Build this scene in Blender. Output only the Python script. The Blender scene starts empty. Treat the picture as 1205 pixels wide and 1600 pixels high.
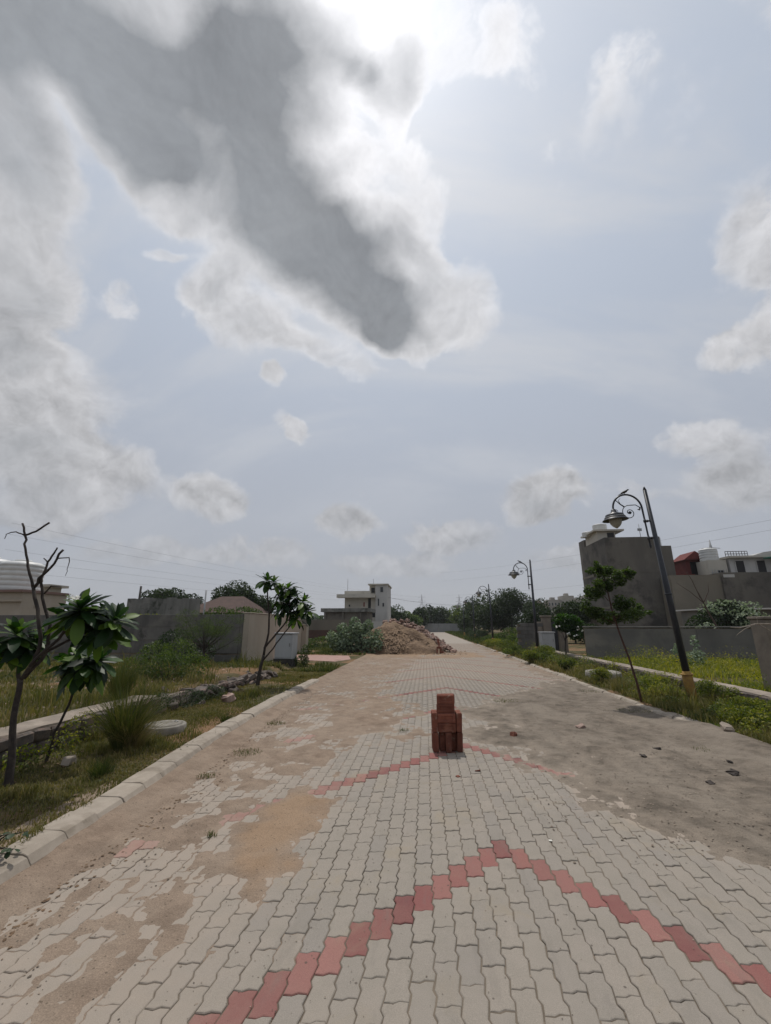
import bpy, math, random
import numpy as np
from mathutils import Vector, Matrix, Euler
R = math.radians
random.seed(7); rng = np.random.default_rng(7)
sc = bpy.context.scene
COL = sc.collection

# ------------------------------------------------------------------ camera
EYE = 1.45
cam = bpy.data.cameras.new('camera'); cam.sensor_fit = 'HORIZONTAL'; cam.sensor_width = 36.0
cam.lens = 36.0 * 655 / 1205; cam.clip_start = 0.05; cam.clip_end = 6000
co = bpy.data.objects.new('camera', cam); COL.objects.link(co)
co.location = (0, 0, EYE); co.rotation_euler = (R(90 + 15.1), 0, R(5.27))
sc.camera = co
sc.view_settings.view_transform = 'Standard'; sc.view_settings.look = 'None'
sc.view_settings.exposure = 0.0; sc.view_settings.gamma = 1.0; sc.view_settings.use_curve_mapping = False

# ------------------------------------------------------------------ sun
SUN_EL, SUN_AZ = 66.6, -7.0
sd = Vector((math.sin(R(SUN_AZ)) * math.cos(R(SUN_EL)), math.cos(R(SUN_AZ)) * math.cos(R(SUN_EL)), math.sin(R(SUN_EL))))
sun = bpy.data.lights.new('sun', 'SUN'); sun.energy = 2.5; sun.angle = R(1.2); sun.color = (1.0, 0.95, 0.88)
so = bpy.data.objects.new('sun', sun); COL.objects.link(so); so.location = (0, 0, 60)
so.rotation_euler = sd.to_track_quat('Z', 'Y').to_euler()

# ------------------------------------------------------------------ node helper
class NT:
    def __init__(s, tree): s.t = tree; s.n = tree.nodes; s.l = tree.links
    def node(s, typ, **kw):
        n = s.n.new(typ)
        for k, v in kw.items(): setattr(n, k, v)
        return n
    def inp(s, sock, v):
        if v is None: return
        if hasattr(v, 'links') or isinstance(v, bpy.types.NodeSocket): s.l.new(v, sock)
        else: sock.default_value = v
    def m(s, op, a, b=None, c=None, clamp=False):
        n = s.node('ShaderNodeMath', operation=op, use_clamp=clamp)
        for i, v in enumerate((a, b, c)): s.inp(n.inputs[i], v)
        return n.outputs[0]
    def vm(s, op, a, b=None, scale=None):
        n = s.node('ShaderNodeVectorMath', operation=op)
        s.inp(n.inputs[0], a)
        if b is not None: s.inp(n.inputs[1], b)
        if scale is not None: s.inp(n.inputs['Scale'], scale)
        return n.outputs['Value'] if op in ('LENGTH', 'DOT_PRODUCT', 'DISTANCE') else n.outputs[0]
    def mr(s, v, a, b, c=0.0, d=1.0, smooth=True):
        n = s.node('ShaderNodeMapRange', interpolation_type='SMOOTHSTEP' if smooth else 'LINEAR')
        for i, x in enumerate((v, a, b, c, d)): s.inp(n.inputs[i], x)
        return n.outputs[0]
    def noise(s, vec, scale, detail=4, rough=0.5, dist=0.0, out=0):
        n = s.node('ShaderNodeTexNoise'); s.inp(n.inputs['Vector'], vec)
        n.inputs['Scale'].default_value = scale; n.inputs['Detail'].default_value = detail
        n.inputs['Roughness'].default_value = rough; n.inputs['Distortion'].default_value = dist
        return n.outputs[out]
    def mix(s, f, a, b, blend='MIX'):
        n = s.node('ShaderNodeMix', data_type='RGBA', blend_type=blend)
        s.inp(n.inputs[0], f)
        s.inp(n.inputs[6], a if not isinstance(a, tuple) else (*a, 1)[:4]); s.inp(n.inputs[7], b if not isinstance(b, tuple) else (*b, 1)[:4])
        return n.outputs[2]
    def ramp(s, f, stops):
        n = s.node('ShaderNodeValToRGB'); e = n.color_ramp.elements
        while len(e) < len(stops): e.new(0.5)
        for i, (p, c) in enumerate(stops): e[i].position = p; e[i].color = (*c, 1)
        s.inp(n.inputs[0], f); return n.outputs[0]

# ------------------------------------------------------------------ world: Nishita sky seen through broken cloud
w = bpy.data.worlds.new('World'); sc.world = w; w.use_nodes = True
W = NT(w.node_tree); W.n.clear()
out = W.node('ShaderNodeOutputWorld'); bg = W.node('ShaderNodeBackground'); bg.inputs[1].default_value = 0.1
W.l.new(bg.outputs[0], out.inputs[0])
sky = W.node('ShaderNodeTexSky', sky_type='NISHITA', sun_disc=False); sky.sun_elevation = R(SUN_EL); sky.sun_rotation = R(SUN_AZ)
sky.air_density = 1.0; sky.dust_density = 2.5; sky.ozone_density = 1.0
tc = W.node('ShaderNodeTexCoord'); D = tc.outputs['Generated']
D = W.vm('NORMALIZE', D)
sep = W.node('ShaderNodeSeparateXYZ'); W.l.new(D, sep.inputs[0])
zc = W.m('MAXIMUM', sep.outputs[2], -0.2)
den = W.m('ADD', zc, 1.0)
cmb = W.node('ShaderNodeCombineXYZ'); W.l.new(W.m('DIVIDE', sep.outputs[0], den), cmb.inputs[0]); W.l.new(W.m('DIVIDE', sep.outputs[1], den), cmb.inputs[1])
S0 = cmb.outputs[0]                                       # stereographic chart of the sky dome
sunang = W.m('ARCCOSINE', W.m('MINIMUM', W.vm('DOT_PRODUCT', D, tuple(sd)), 1.0))
def warp(vec, scale, amt, detail):
    n = W.noise(vec, scale, detail, 0.55, out=1)
    c = W.vm('SUBTRACT', n, (0.5, 0.5, 0.5)); c = W.vm('MULTIPLY', c, (amt, amt, 0))
    return W.vm('ADD', vec, c)
SW = warp(warp(S0, 5.0, 0.07, 2), 15.0, 0.042, 5)
CLOUDS = [(-0.172, 0.201, 0.096, 0.045, 0.16, 0.55), (-0.202, 0.248, 0.068, 0.062, 0.65, 0.5), (-0.124, 0.24, 0.071, 0.043, 0.14, 0.45), (-0.18, 0.307, 0.068, 0.068, 0.85, 0.5), (-0.113, 0.303, 0.057, 0.054, 0.14, 0.4), (-0.13, 0.367, 0.083, 0.055, 0.81, 0.55), (-0.085, 0.426, 0.083, 0.045, 0.69, 0.6), (-0.021, 0.485, 0.053, 0.03, 0.43, 0.52), (-0.053, 0.365, 0.05, 0.027, 0.1, 0.45), (-0.014, 0.257, 0.027, 0.035, 0.09, 0.62), (-0.343, 0.224, 0.041, 0.075, 0.26, 0.75), (-0.299, 0.177, 0.039, 0.039, 0.21, 0.5), (-0.249, 0.391, 0.045, 0.027, -0.06, 0.36), (-0.217, 0.439, 0.07, 0.039, 0.4, 0.4), (-0.12, 0.497, 0.069, 0.024, 0.49, 0.32), (-0.027, 0.315, 0.057, 0.021, -0.11, 0.3), (0.011, 0.37, 0.03, 0.047, 0.06, 0.3), (0.051, 0.461, 0.046, 0.054, -0.31, 0.4), (-0.439, 0.325, 0.068, 0.069, 0.39, 0.62), (-0.494, 0.446, 0.107, 0.065, 0.49, 0.4), (-0.512, 0.542, 0.126, 0.048, 0.75, 0.46), (-0.265, 0.3, 0.029, 0.033, -0.3, 0.3), (-0.27, 0.23, 0.023, 0.051, 0.09, 0.3), (-0.358, 0.675, 0.061, 0.038, 0.66, 0.44), (-0.137, 0.779, 0.069, 0.032, 0.16, 0.42), (0.21, 0.716, 0.081, 0.038, -0.17, 0.52), (0.195, 0.753, 0.055, 0.023, -0.16, 0.2), (0.048, 0.81, 0.093, 0.045, -0.03, 0.34), (0.352, 0.375, 0.042, 0.068, -0.85, 0.38), (0.383, 0.468, 0.061, 0.029, -0.71, 0.36), (0.401, 0.574, 0.064, 0.03, -0.33, 0.32), (0.457, 0.625, 0.065, 0.043, -0.41, 0.38), (0.172, 0.268, 0.027, 0.053, -0.14, 0.2), (0.094, 0.248, 0.03, 0.044, -0.09, 0.2), (-0.202, 0.514, 0.018, 0.016, 0.22, 0.42), (-0.28, 0.35, 0.022, 0.009, 0.26, 0.34), (-0.348, 0.383, 0.022, 0.024, 0.33, 0.28), (-0.2, 0.601, 0.018, 0.04, -0.29, 0.32), (-0.573, 0.577, 0.093, 0.034, 0.61, 0.36), (-0.317, 0.792, 0.097, 0.035, 0.33, 0.3), (-0.496, 0.704, 0.12, 0.028, 0.53, 0.28), (-0.083, 0.863, 0.159, 0.029, 0.1, 0.28), (0.289, 0.829, 0.134, 0.029, -0.27, 0.26), (-0.472, 0.397, 0.042, 0.025, 0.45, 0.32), (0.347, 0.672, 0.044, 0.018, -0.3, 0.2), (-0.05, 0.231, 0.021, 0.032, 0.1, 0.22), (0.046, 0.239, 0.047, 0.032, 0.06, 0.22), (-0.017, 0.415, 0.046, 0.037, 0.3, 0.45), (-0.044, 0.452, 0.05, 0.04, 0.3, 0.3), (-0.114, 0.213, 0.056, 0.045, 0.3, 0.35), (-0.268, 0.269, 0.033, 0.027, 0.3, 0.25), (-0.046, 0.246, 0.017, 0.013, 0.3, 0.3), (-0.244, 0.224, 0.048, 0.039, 0.15, 0.38), (-0.255, 0.263, 0.039, 0.03, 0.15, 0.33), (-0.245, 0.304, 0.037, 0.028, 0.15, 0.22), (-0.267, 0.197, 0.042, 0.036, 0.15, 0.3), (-0.082, 0.254, 0.051, 0.044, 0.15, 0.2), (-0.167, 0.366, 0.079, 0.039, 0.15, 0.2), (0.221, 0.264, 0.033, 0.053, 0.15, 0.13), (0.138, 0.297, 0.034, 0.055, 0.15, 0.13), (-0.052, 0.451, 0.062, 0.039, 0.3, 0.34), (-0.069, 0.394, 0.053, 0.041, 0.3, 0.28)]
T = None
for cx, cy, rx, ry, rot, wt in CLOUDS:
    mp = W.node('ShaderNodeMapping', vector_type='TEXTURE'); W.l.new(SW, mp.inputs[0])
    mp.inputs['Location'].default_value = (cx, cy, 0); mp.inputs['Rotation'].default_value = (0, 0, rot); mp.inputs['Scale'].default_value = (rx, ry, 1)
    f = W.mr(W.vm('LENGTH', mp.outputs[0]), 1.45, 0.45, 0.0, wt)
    T = f if T is None else W.m('ADD', T, f)
# the rest of the dome carries the same kind of broken cloud
vdot = W.vm('DOT_PRODUCT', D, (-0.0887, 0.9614, 0.2605))
gen = W.mr(W.noise(SW, 4.2, 3, 0.5), 0.42, 0.66, 0.0, 0.8)
T = W.m('ADD', T, W.m('MULTIPLY', gen, W.mr(vdot, 0.62, 0.45)))
def puff(vec, scale):                                          # cauliflower billows
    v = W.node('ShaderNodeTexVoronoi', feature='F1'); W.l.new(vec, v.inputs['Vector'])
    v.inputs['Scale'].default_value = scale; v.inputs['Detail'].default_value = 4.0; v.inputs['Roughness'].default_value = 0.55; v.inputs['Lacunarity'].default_value = 2.3
    try: v.normalize = True
    except Exception: pass
    return W.m('SUBTRACT', 1.0, v.outputs['Distance'])
SS = W.vm('ADD', SW, W.vm('SCALE', W.vm('SUBTRACT', (sd.x / (1 + sd.z), sd.y / (1 + sd.z), 0), S0), scale=0.035))
pf = puff(SW, 17.0); pf2 = puff(SS, 17.0); md = W.noise(SW, 7, 4, 0.5); hi = W.noise(S0, 40, 6, 0.6)
emb = W.m('SUBTRACT', pf, pf2)
Tn = W.m('ADD', T, W.m('ADD', W.m('MULTIPLY', W.m('SUBTRACT', pf, 0.68), 0.70), W.m('ADD', W.m('MULTIPLY', W.m('SUBTRACT', md, 0.5), 0.35), W.m('MULTIPLY', W.m('SUBTRACT', hi, 0.5), 0.30))))
soft = W.mr(W.noise(S0, 4.5, 2, 0.5), 0.32, 0.50)                 # some edges are crisp, some melt into the haze
alpha = W.m('ADD', W.m('MULTIPLY', W.mr(Tn, 0.12, 0.28), soft), W.m('MULTIPLY', W.mr(Tn, 0.06, 0.55), W.m('SUBTRACT', 1.0, soft)))
alpha = W.m('MULTIPLY', alpha, W.mr(T, 0.12, 0.42, 0.40, 1.0))
Td = W.m('ADD', T, W.m('ADD', W.m('ADD', W.m('MULTIPLY', W.m('SUBTRACT', pf, 0.68), 0.60), W.m('MULTIPLY', W.m('SUBTRACT', hi, 0.5), 0.25)), W.m('MULTIPLY', W.m('SUBTRACT', md, 0.5), 0.95)))
dark = W.mr(Td, 0.19, 1.12, smooth=False)
glow = W.m('POWER', 2.718, W.m('MULTIPLY', sunang, -2.7))     # light scattered forward round the veiled sun
glow2 = W.m('POWER', 2.718, W.m('MULTIPLY', sunang, -17.0))
glow3 = W.m('POWER', 2.718, W.m('MULTIPLY', sunang, -1.9))
elev = W.mr(sep.outputs[2], 0.0, 0.75)
veil = W.mix(elev, (0.36, 0.375, 0.415), (0.375, 0.425, 0.51))
mpc = W.node('ShaderNodeMapping'); W.l.new(S0, mpc.inputs[0]); mpc.inputs['Rotation'].default_value = (0, 0, -0.95); mpc.inputs['Scale'].default_value = (0.45, 1.6, 1)
cir = W.mr(W.noise(mpc.outputs[0], 5.0, 6, 0.58, 0.5), 0.40, 0.68)
veil = W.mix(W.m('MULTIPLY', cir, W.mr(sep.outputs[2], 0.1, 0.6, 0.15, 0.8)), veil, (0.485, 0.50, 0.53))
base = W.vm('ADD', W.vm('SCALE', veil, scale=9.9), W.vm('SCALE', sky.outputs[0], scale=0.08))
base = W.vm('ADD', base, W.vm('ADD', W.vm('SCALE', (0.97, 1.0, 1.02), scale=W.m('MULTIPLY', glow, 3.6)), W.vm('SCALE', (1.0, 0.98, 0.93), scale=W.m('MULTIPLY', glow2, 6.0))))
lit = W.m('ADD', W.m('ADD', 4.7, W.m('ADD', W.m('MULTIPLY', glow, 2.5), W.m('MULTIPLY', glow3, 6.5))), W.m('MULTIPLY', emb, 10.0))
lit = W.m('MULTIPLY', lit, W.mr(sep.outputs[2], 0.0, 0.45, 0.78, 1.0))
litc = W.vm('SCALE', (0.99, 0.985, 1.01), scale=lit)
drk = W.m('ADD', W.m('ADD', 2.7, W.m('MULTIPLY', glow2, 4.0)), W.m('ADD', W.m('MULTIPLY', emb, 2.2), W.m('ADD', W.m('MULTIPLY', W.m('SUBTRACT', md, 0.5), 2.2), W.m('MULTIPLY', W.m('SUBTRACT', W.noise(SW, 3.0, 3, 0.5), 0.5), 3.2))))
drk = W.m('MULTIPLY', drk, W.mr(sep.outputs[2], 0.0, 0.6, 1.3, 1.0))
drkc = W.vm('SCALE', (0.95, 1.0, 1.07), scale=drk)
cl = W.mix(dark, litc, drkc)
fin = W.mix(W.m('MULTIPLY', alpha, W.mr(sep.outputs[2], 0.0, 0.35, 0.52, 0.93)), base, cl)
W.l.new(fin, bg.inputs[0])
w.cycles.sampling_method = 'MANUAL'; w.cycles.sample_map_resolution = 512

# ------------------------------------------------------------------ object helpers
def tag(o, label=None, cat=None, group=None, kind=None):
    if label: o['label'] = label
    if cat: o['category'] = cat
    if group: o['group'] = group
    if kind: o['kind'] = kind
    return o
def empty(name, loc=(0, 0, 0), rz=0.0, label=None, cat=None, group=None):
    o = bpy.data.objects.new(name, None); COL.objects.link(o); o.location = loc; o.rotation_euler = (0, 0, rz)
    o.empty_display_size = 0.2
    return tag(o, label, cat, group)
def link(name, me, mat=None, parent=None, loc=(0, 0, 0), rot=(0, 0, 0)):
    o = bpy.data.objects.new(name, me); COL.objects.link(o); o.location = loc; o.rotation_euler = rot
    if mat is not None and len(me.materials) == 0: me.materials.append(mat)
    if parent: o.parent = parent
    return o
def copy_tree(o, parent=None):
    c = o.copy(); COL.objects.link(c); c.parent = parent
    for ch in list(o.children): copy_tree(ch, c)
    return c
def smooth(me, on=True):
    me.polygons.foreach_set('use_smooth', [on] * len(me.polygons)); return me
def npmesh(name, V, F, attrs=None, sm=False):
    """V (n,3); F (m,k) constant k"""
    me = bpy.data.meshes.new(name); V = np.asarray(V, dtype=np.float32); F = np.asarray(F, dtype=np.int32)
    me.vertices.add(len(V)); me.vertices.foreach_set('co', V.ravel())
    k = F.shape[1]; me.loops.add(F.size); me.loops.foreach_set('vertex_index', F.ravel())
    me.polygons.add(len(F)); me.polygons.foreach_set('loop_start', np.arange(0, F.size, k, dtype=np.int32))
    for an, av in (attrs or {}).items():
        a = me.attributes.new(an, 'FLOAT', 'POINT'); a.data.foreach_set('value', np.asarray(av, dtype=np.float32))
    me.update(calc_edges=True)
    if sm: smooth(me)
    return me

class MB:
    def __init__(s): s.v = []; s.f = []; s.sm = []
    def add(s, V, F, sm=False):
        o = len(s.v); s.v += [tuple(p) for p in V]; s.f += [tuple(i + o for i in f) for f in F]; s.sm += [sm] * len(F); return s
    def box(s, lo, hi, ch=0.0, rz=0.0, ctr=None, jit=0.0):
        x0, y0, z0 = lo; x1, y1, z1 = hi
        if ch <= 0:
            V = [(x0, y0, z0), (x1, y0, z0), (x1, y1, z0), (x0, y1, z0), (x0, y0, z1), (x1, y0, z1), (x1, y1, z1), (x0, y1, z1)]
            F = [(3, 2, 1, 0), (4, 5, 6, 7), (0, 1, 5, 4), (1, 2, 6, 5), (2, 3, 7, 6), (3, 0, 4, 7)]
        else:
            c = ch; V = []
            for z, d in ((z0, c), (z0 + c, 0), (z1 - c, 0), (z1, c)):
                for ax, ay, bx, by in ((x0, y0, 1, 1), (x1, y0, -1, 1), (x1, y1, -1, -1), (x0, y1, 1, -1)):
                    # two verts per corner
                    if (bx, by) in ((1, 1), (-1, -1)): V += [(ax + bx * d, ay + by * (c + d), z), (ax + bx * (c + d), ay + by * d, z)]
                    else: V += [(ax + bx * (c + d), ay + by * d, z), (ax + bx * d, ay + by * (c + d), z)]
            F = []
            for k in range(3):
                for i in range(8): j = (i + 1) % 8; F.append((k * 8 + i, k * 8 + j, (k + 1) * 8 + j, (k + 1) * 8 + i))
            F.append(tuple(range(24, 32))); F.append(tuple(range(7, -1, -1)))
        if jit: V = [(a + random.uniform(-jit, jit), b + random.uniform(-jit, jit), c_ + random.uniform(-jit, jit)) for a, b, c_ in V]
        if rz:
            cx, cy = ctr or ((x0 + x1) / 2, (y0 + y1) / 2); cs, sn = math.cos(rz), math.sin(rz)
            V = [(cx + (a - cx) * cs - (b - cy) * sn, cy + (a - cx) * sn + (b - cy) * cs, z) for a, b, z in V]
        return s.add(V, F)
    def tube(s, pts, rad, n=8, cap=True):
        pts = [Vector(p) for p in pts]
        if not hasattr(rad, '__len__'): rad = [rad] * len(pts)
        V = []; F = []; u = None
        for i, p in enumerate(pts):
            t = (pts[min(i + 1, len(pts) - 1)] - pts[max(i - 1, 0)])
            t = t.normalized() if t.length > 1e-9 else Vector((0, 0, 1))
            if u is None: u = t.orthogonal().normalized()
            u = (u - t * u.dot(t));
            u = u.normalized() if u.length > 1e-6 else t.orthogonal().normalized()
            b = t.cross(u)
            for k in range(n):
                a = 2 * math.pi * k / n; V.append(p + (u * math.cos(a) + b * math.sin(a)) * rad[i])
        for i in range(len(pts) - 1):
            for k in range(n):
                j = (k + 1) % n; F.append((i * n + k, i * n + j, (i + 1) * n + j, (i + 1) * n + k))
        if cap: F += [tuple(range(n - 1, -1, -1)), tuple((len(pts) - 1) * n + k for k in range(n))]
        return s.add(V, F, True)
    def lathe(s, prof, c=(0, 0, 0), n=24):
        V = []; F = []
        for r, z in prof:
            for k in range(n):
                a = 2 * math.pi * k / n; V.append((c[0] + r * math.cos(a), c[1] + r * math.sin(a), c[2] + z))
        for i in range(len(prof) - 1):
            for k in range(n):
                j = (k + 1) % n; F.append((i * n + k, i * n + j, (i + 1) * n + j, (i + 1) * n + k))
        F += [tuple(range(n - 1, -1, -1)), tuple((len(prof) - 1) * n + k for k in range(n))]
        return s.add(V, F, True)
    def mesh(s, name):
        me = bpy.data.meshes.new(name); me.from_pydata(s.v, [], s.f); me.polygons.foreach_set('use_smooth', s.sm)
        me.update()
        return me
    def build(s, name, mat, parent=None, loc=(0, 0, 0), rot=(0, 0, 0)): return link(name, s.mesh(name), mat, parent, loc, rot)

# value noise on numpy arrays
def _h(ix, iy, s):
    n = np.sin(ix * 127.1 + iy * 311.7 + s * 74.7) * 43758.5453
    return n - np.floor(n)
def vnoise(x, y, s=0):
    ix = np.floor(x); iy = np.floor(y); fx = x - ix; fy = y - iy
    fx = fx * fx * (3 - 2 * fx); fy = fy * fy * (3 - 2 * fy)
    a = _h(ix, iy, s); b = _h(ix + 1, iy, s); c = _h(ix, iy + 1, s); d = _h(ix + 1, iy + 1, s)
    return (a * (1 - fx) + b * fx) * (1 - fy) + (c * (1 - fx) + d * fx) * fy
def fbm(x, y, o=4, s=0):
    t = 0; a = 0.5; f = 1.0
    for i in range(o): t = t + a * (vnoise(x * f + i * 13.7, y * f + i * 7.1, s + i) - 0.5) * 2; a *= 0.5; f *= 2.03
    return t

# ------------------------------------------------------------------ materials
MATS = {}
def mat(name, c1, c2=None, c3=None, scale=3.0, rough=0.9, bump=0.0, bscale=40.0, detail=6, metal=0.0, spec=0.3, obj=False, streak=False, var=0.0, dist=0.01, grime=None):
    m = bpy.data.materials.new(name); m.use_nodes = True; t = NT(m.node_tree)
    p = t.n['Principled BSDF']; p.inputs['Roughness'].default_value = rough; p.inputs['Metallic'].default_value = metal; p.inputs['Specular IOR Level'].default_value = spec
    tcn = t.node('ShaderNodeTexCoord'); g = t.node('ShaderNodeNewGeometry')
    v = tcn.outputs['Object'] if obj else g.outputs['Position']
    c = (*c1, 1)
    if c2:
        vv = t.vm('MULTIPLY', v, (1, 1, 0.22)) if streak else v
        n1 = t.noise(vv, scale, detail, 0.6)
        n1 = t.mr(n1, 0.34, 0.66)
        c = t.mix(n1, tuple(c1), tuple(c2))
        if c3:
            n2 = t.mr(t.noise(v, scale * 0.37, detail, 0.65, 0.4), 0.5, 0.68); c = t.mix(n2, c, tuple(c3))
    if grime:
        n3 = t.mr(t.noise(v, grime[1], 6, 0.7), grime[2], grime[3]); c = t.mix(n3, c if not isinstance(c, tuple) else c[:3], tuple(grime[0]))
    if var:
        oi = t.node('ShaderNodeObjectInfo'); gi = t.node('ShaderNodeNewGeometry')
        r = t.m('FRACT', t.m('ADD', oi.outputs['Random'], gi.outputs['Random Per Island']))
        hs = t.node('ShaderNodeHueSaturation'); t.inp(hs.inputs['Color'], c); t.inp(hs.inputs['Value'], t.mr(r, 0, 1, 1 - var, 1 + var, smooth=False)); c = hs.outputs[0]
    t.inp(p.inputs['Base Color'], c)
    if bump:
        b = t.node('ShaderNodeBump'); b.inputs['Strength'].default_value = bump; b.inputs['Distance'].default_value = dist
        t.inp(b.inputs['Height'], t.noise(v, bscale, 6, 0.65)); t.l.new(b.outputs[0], p.inputs['Normal'])
    MATS[name] = m; return m
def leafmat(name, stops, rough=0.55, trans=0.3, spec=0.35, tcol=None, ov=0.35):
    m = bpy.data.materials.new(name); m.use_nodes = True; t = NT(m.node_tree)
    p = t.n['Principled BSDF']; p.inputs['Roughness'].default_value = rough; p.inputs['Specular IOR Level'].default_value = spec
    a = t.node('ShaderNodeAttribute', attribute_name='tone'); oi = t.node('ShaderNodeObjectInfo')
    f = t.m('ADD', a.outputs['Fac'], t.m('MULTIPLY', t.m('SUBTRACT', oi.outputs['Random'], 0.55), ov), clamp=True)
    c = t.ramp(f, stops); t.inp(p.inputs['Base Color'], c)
    tr = t.node('ShaderNodeBsdfTranslucent'); t.inp(tr.inputs[0], t.mix(1.0, c, (1.6, 1.7, 0.5) if tcol is None else tcol, 'MULTIPLY'))
    mx = t.node('ShaderNodeMixShader'); mx.inputs[0].default_value = trans
    t.l.new(p.outputs[0], mx.inputs[1]); t.l.new(tr.outputs[0], mx.inputs[2]); t.l.new(mx.outputs[0], t.n['Material Output'].inputs[0])
    MATS[name] = m; return m

def dusty(t, c, amount=1.0):
    """dust lies over the paving where soil has washed on to it: tan to the left, faint to the right and far off"""
    g = t.node('ShaderNodeNewGeometry'); s = t.node('ShaderNodeSeparateXYZ'); t.l.new(g.outputs['Position'], s.inputs[0])
    n = t.noise(g.outputs['Position'], 1.3, 6, 0.62); n2 = t.noise(g.outputs['Position'], 9, 5, 0.7)
    x, y = s.outputs[0], s.outputs[1]
    lft = t.mr(x, 0.3, -1.7, 0, .8); far = t.mr(y, 5.5, 15.0, 0, 0.85)
    a1 = t.node('ShaderNodeAttribute', attribute_name='dust'); a2 = t.node('ShaderNodeAttribute', attribute_name='dust', attribute_type='OBJECT')
    f = t.m('MAXIMUM', t.m('MAXIMUM', lft, far), t.m('MULTIPLY', t.m('ADD', a1.outputs['Fac'], a2.outputs['Fac']), 0.95))
    f = t.m('ADD', f, t.m('ADD', t.m('MULTIPLY', t.m('SUBTRACT', n, 0.5), 0.9), t.m('MULTIPLY', t.m('SUBTRACT', n2, 0.5), 0.55)))
    f = t.mr(f, 0.28, 1.25, 0.0, 0.72 * amount)
    return t.mix(f, c, (0.345, 0.278, 0.222))

def paver_mat(name, cols, hue):
    m = bpy.data.materials.new(name); m.use_nodes = True; t = NT(m.node_tree); p = t.n['Principled BSDF']
    p.inputs['Roughness'].default_value = 0.85; p.inputs['Specular IOR Level'].default_value = 0.3
    oi = t.node('ShaderNodeObjectInfo'); gi = t.node('ShaderNodeNewGeometry')
    r = t.m('FRACT', t.m('ADD', oi.outputs['Random'], gi.outputs['Random Per Island']))
    c = t.ramp(r, cols); pos = gi.outputs['Position']
    n1 = t.mr(t.noise(pos, 7, 6, 0.6), 0.36, 0.66); c = t.mix(t.m('MULTIPLY', n1, 0.30), c, hue)
    sp = t.mr(t.noise(pos, 300, 4, 0.8), 0.3, 0.7, 0.70, 1.24, smooth=False)
    c = t.mix(1.0, c, t.node('ShaderNodeCombineColor').outputs[0], 'MULTIPLY') if False else t.vm('SCALE', c, scale=sp)
    sc_ = t.mr(t.noise(t.vm('MULTIPLY', pos, (2.2, .45, 1)), 3.0, 7, 0.7, 0.3), 0.52, 0.70, 0, 0.35); c = t.mix(sc_, c, (0.155, 0.14, 0.12)); st = t.mr(t.noise(pos, 2.1, 5, 0.65, 0.6), 0.54, 0.70, 0, 0.40); c = t.mix(st, c, (0.27, 0.22, 0.15))
    # few dark spots and stains of their own
    vo = t.node('ShaderNodeTexVoronoi'); vo.inputs['Scale'].default_value = 9; t.l.new(pos, vo.inputs['Vector'])
    ds = t.mr(vo.outputs['Distance'], 0.045, 0.075, 0.75, 0.0); c = t.mix(ds, c, (0.07, 0.055, 0.045))
    c = dusty(t, c); t.inp(p.inputs['Base Color'], c)
    b = t.node('ShaderNodeBump'); b.inputs['Strength'].default_value = 0.45; b.inputs['Distance'].default_value = 0.002
    t.inp(b.inputs['Height'], t.m('ADD', t.noise(pos, 260, 4, 0.7), t.m('MULTIPLY', t.noise(pos, 35, 4, 0.6), 1.2))); t.l.new(b.outputs[0], p.inputs['Normal'])
    MATS[name] = m; return m
M_PAV = paver_mat('grey_concrete_paver', [(0, (0.266, 0.235, 0.199)), (0.25, (0.276, 0.243, 0.206)), (0.5, (0.258, 0.229, 0.197)), (0.75, (0.284, 0.248, 0.209)), (1, (0.248, 0.222, 0.195))], (0.22, 0.20, 0.165))
M_RED = paver_mat('red_concrete_paver', [(0, (0.255, 0.112, 0.096)), (0.3, (0.165, 0.064, 0.060)), (0.5, (0.235, 0.092, 0.082)), (0.7, (0.285, 0.140, 0.120)), (1, (0.20, 0.085, 0.076))], (0.25, 0.13, 0.105))

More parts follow.
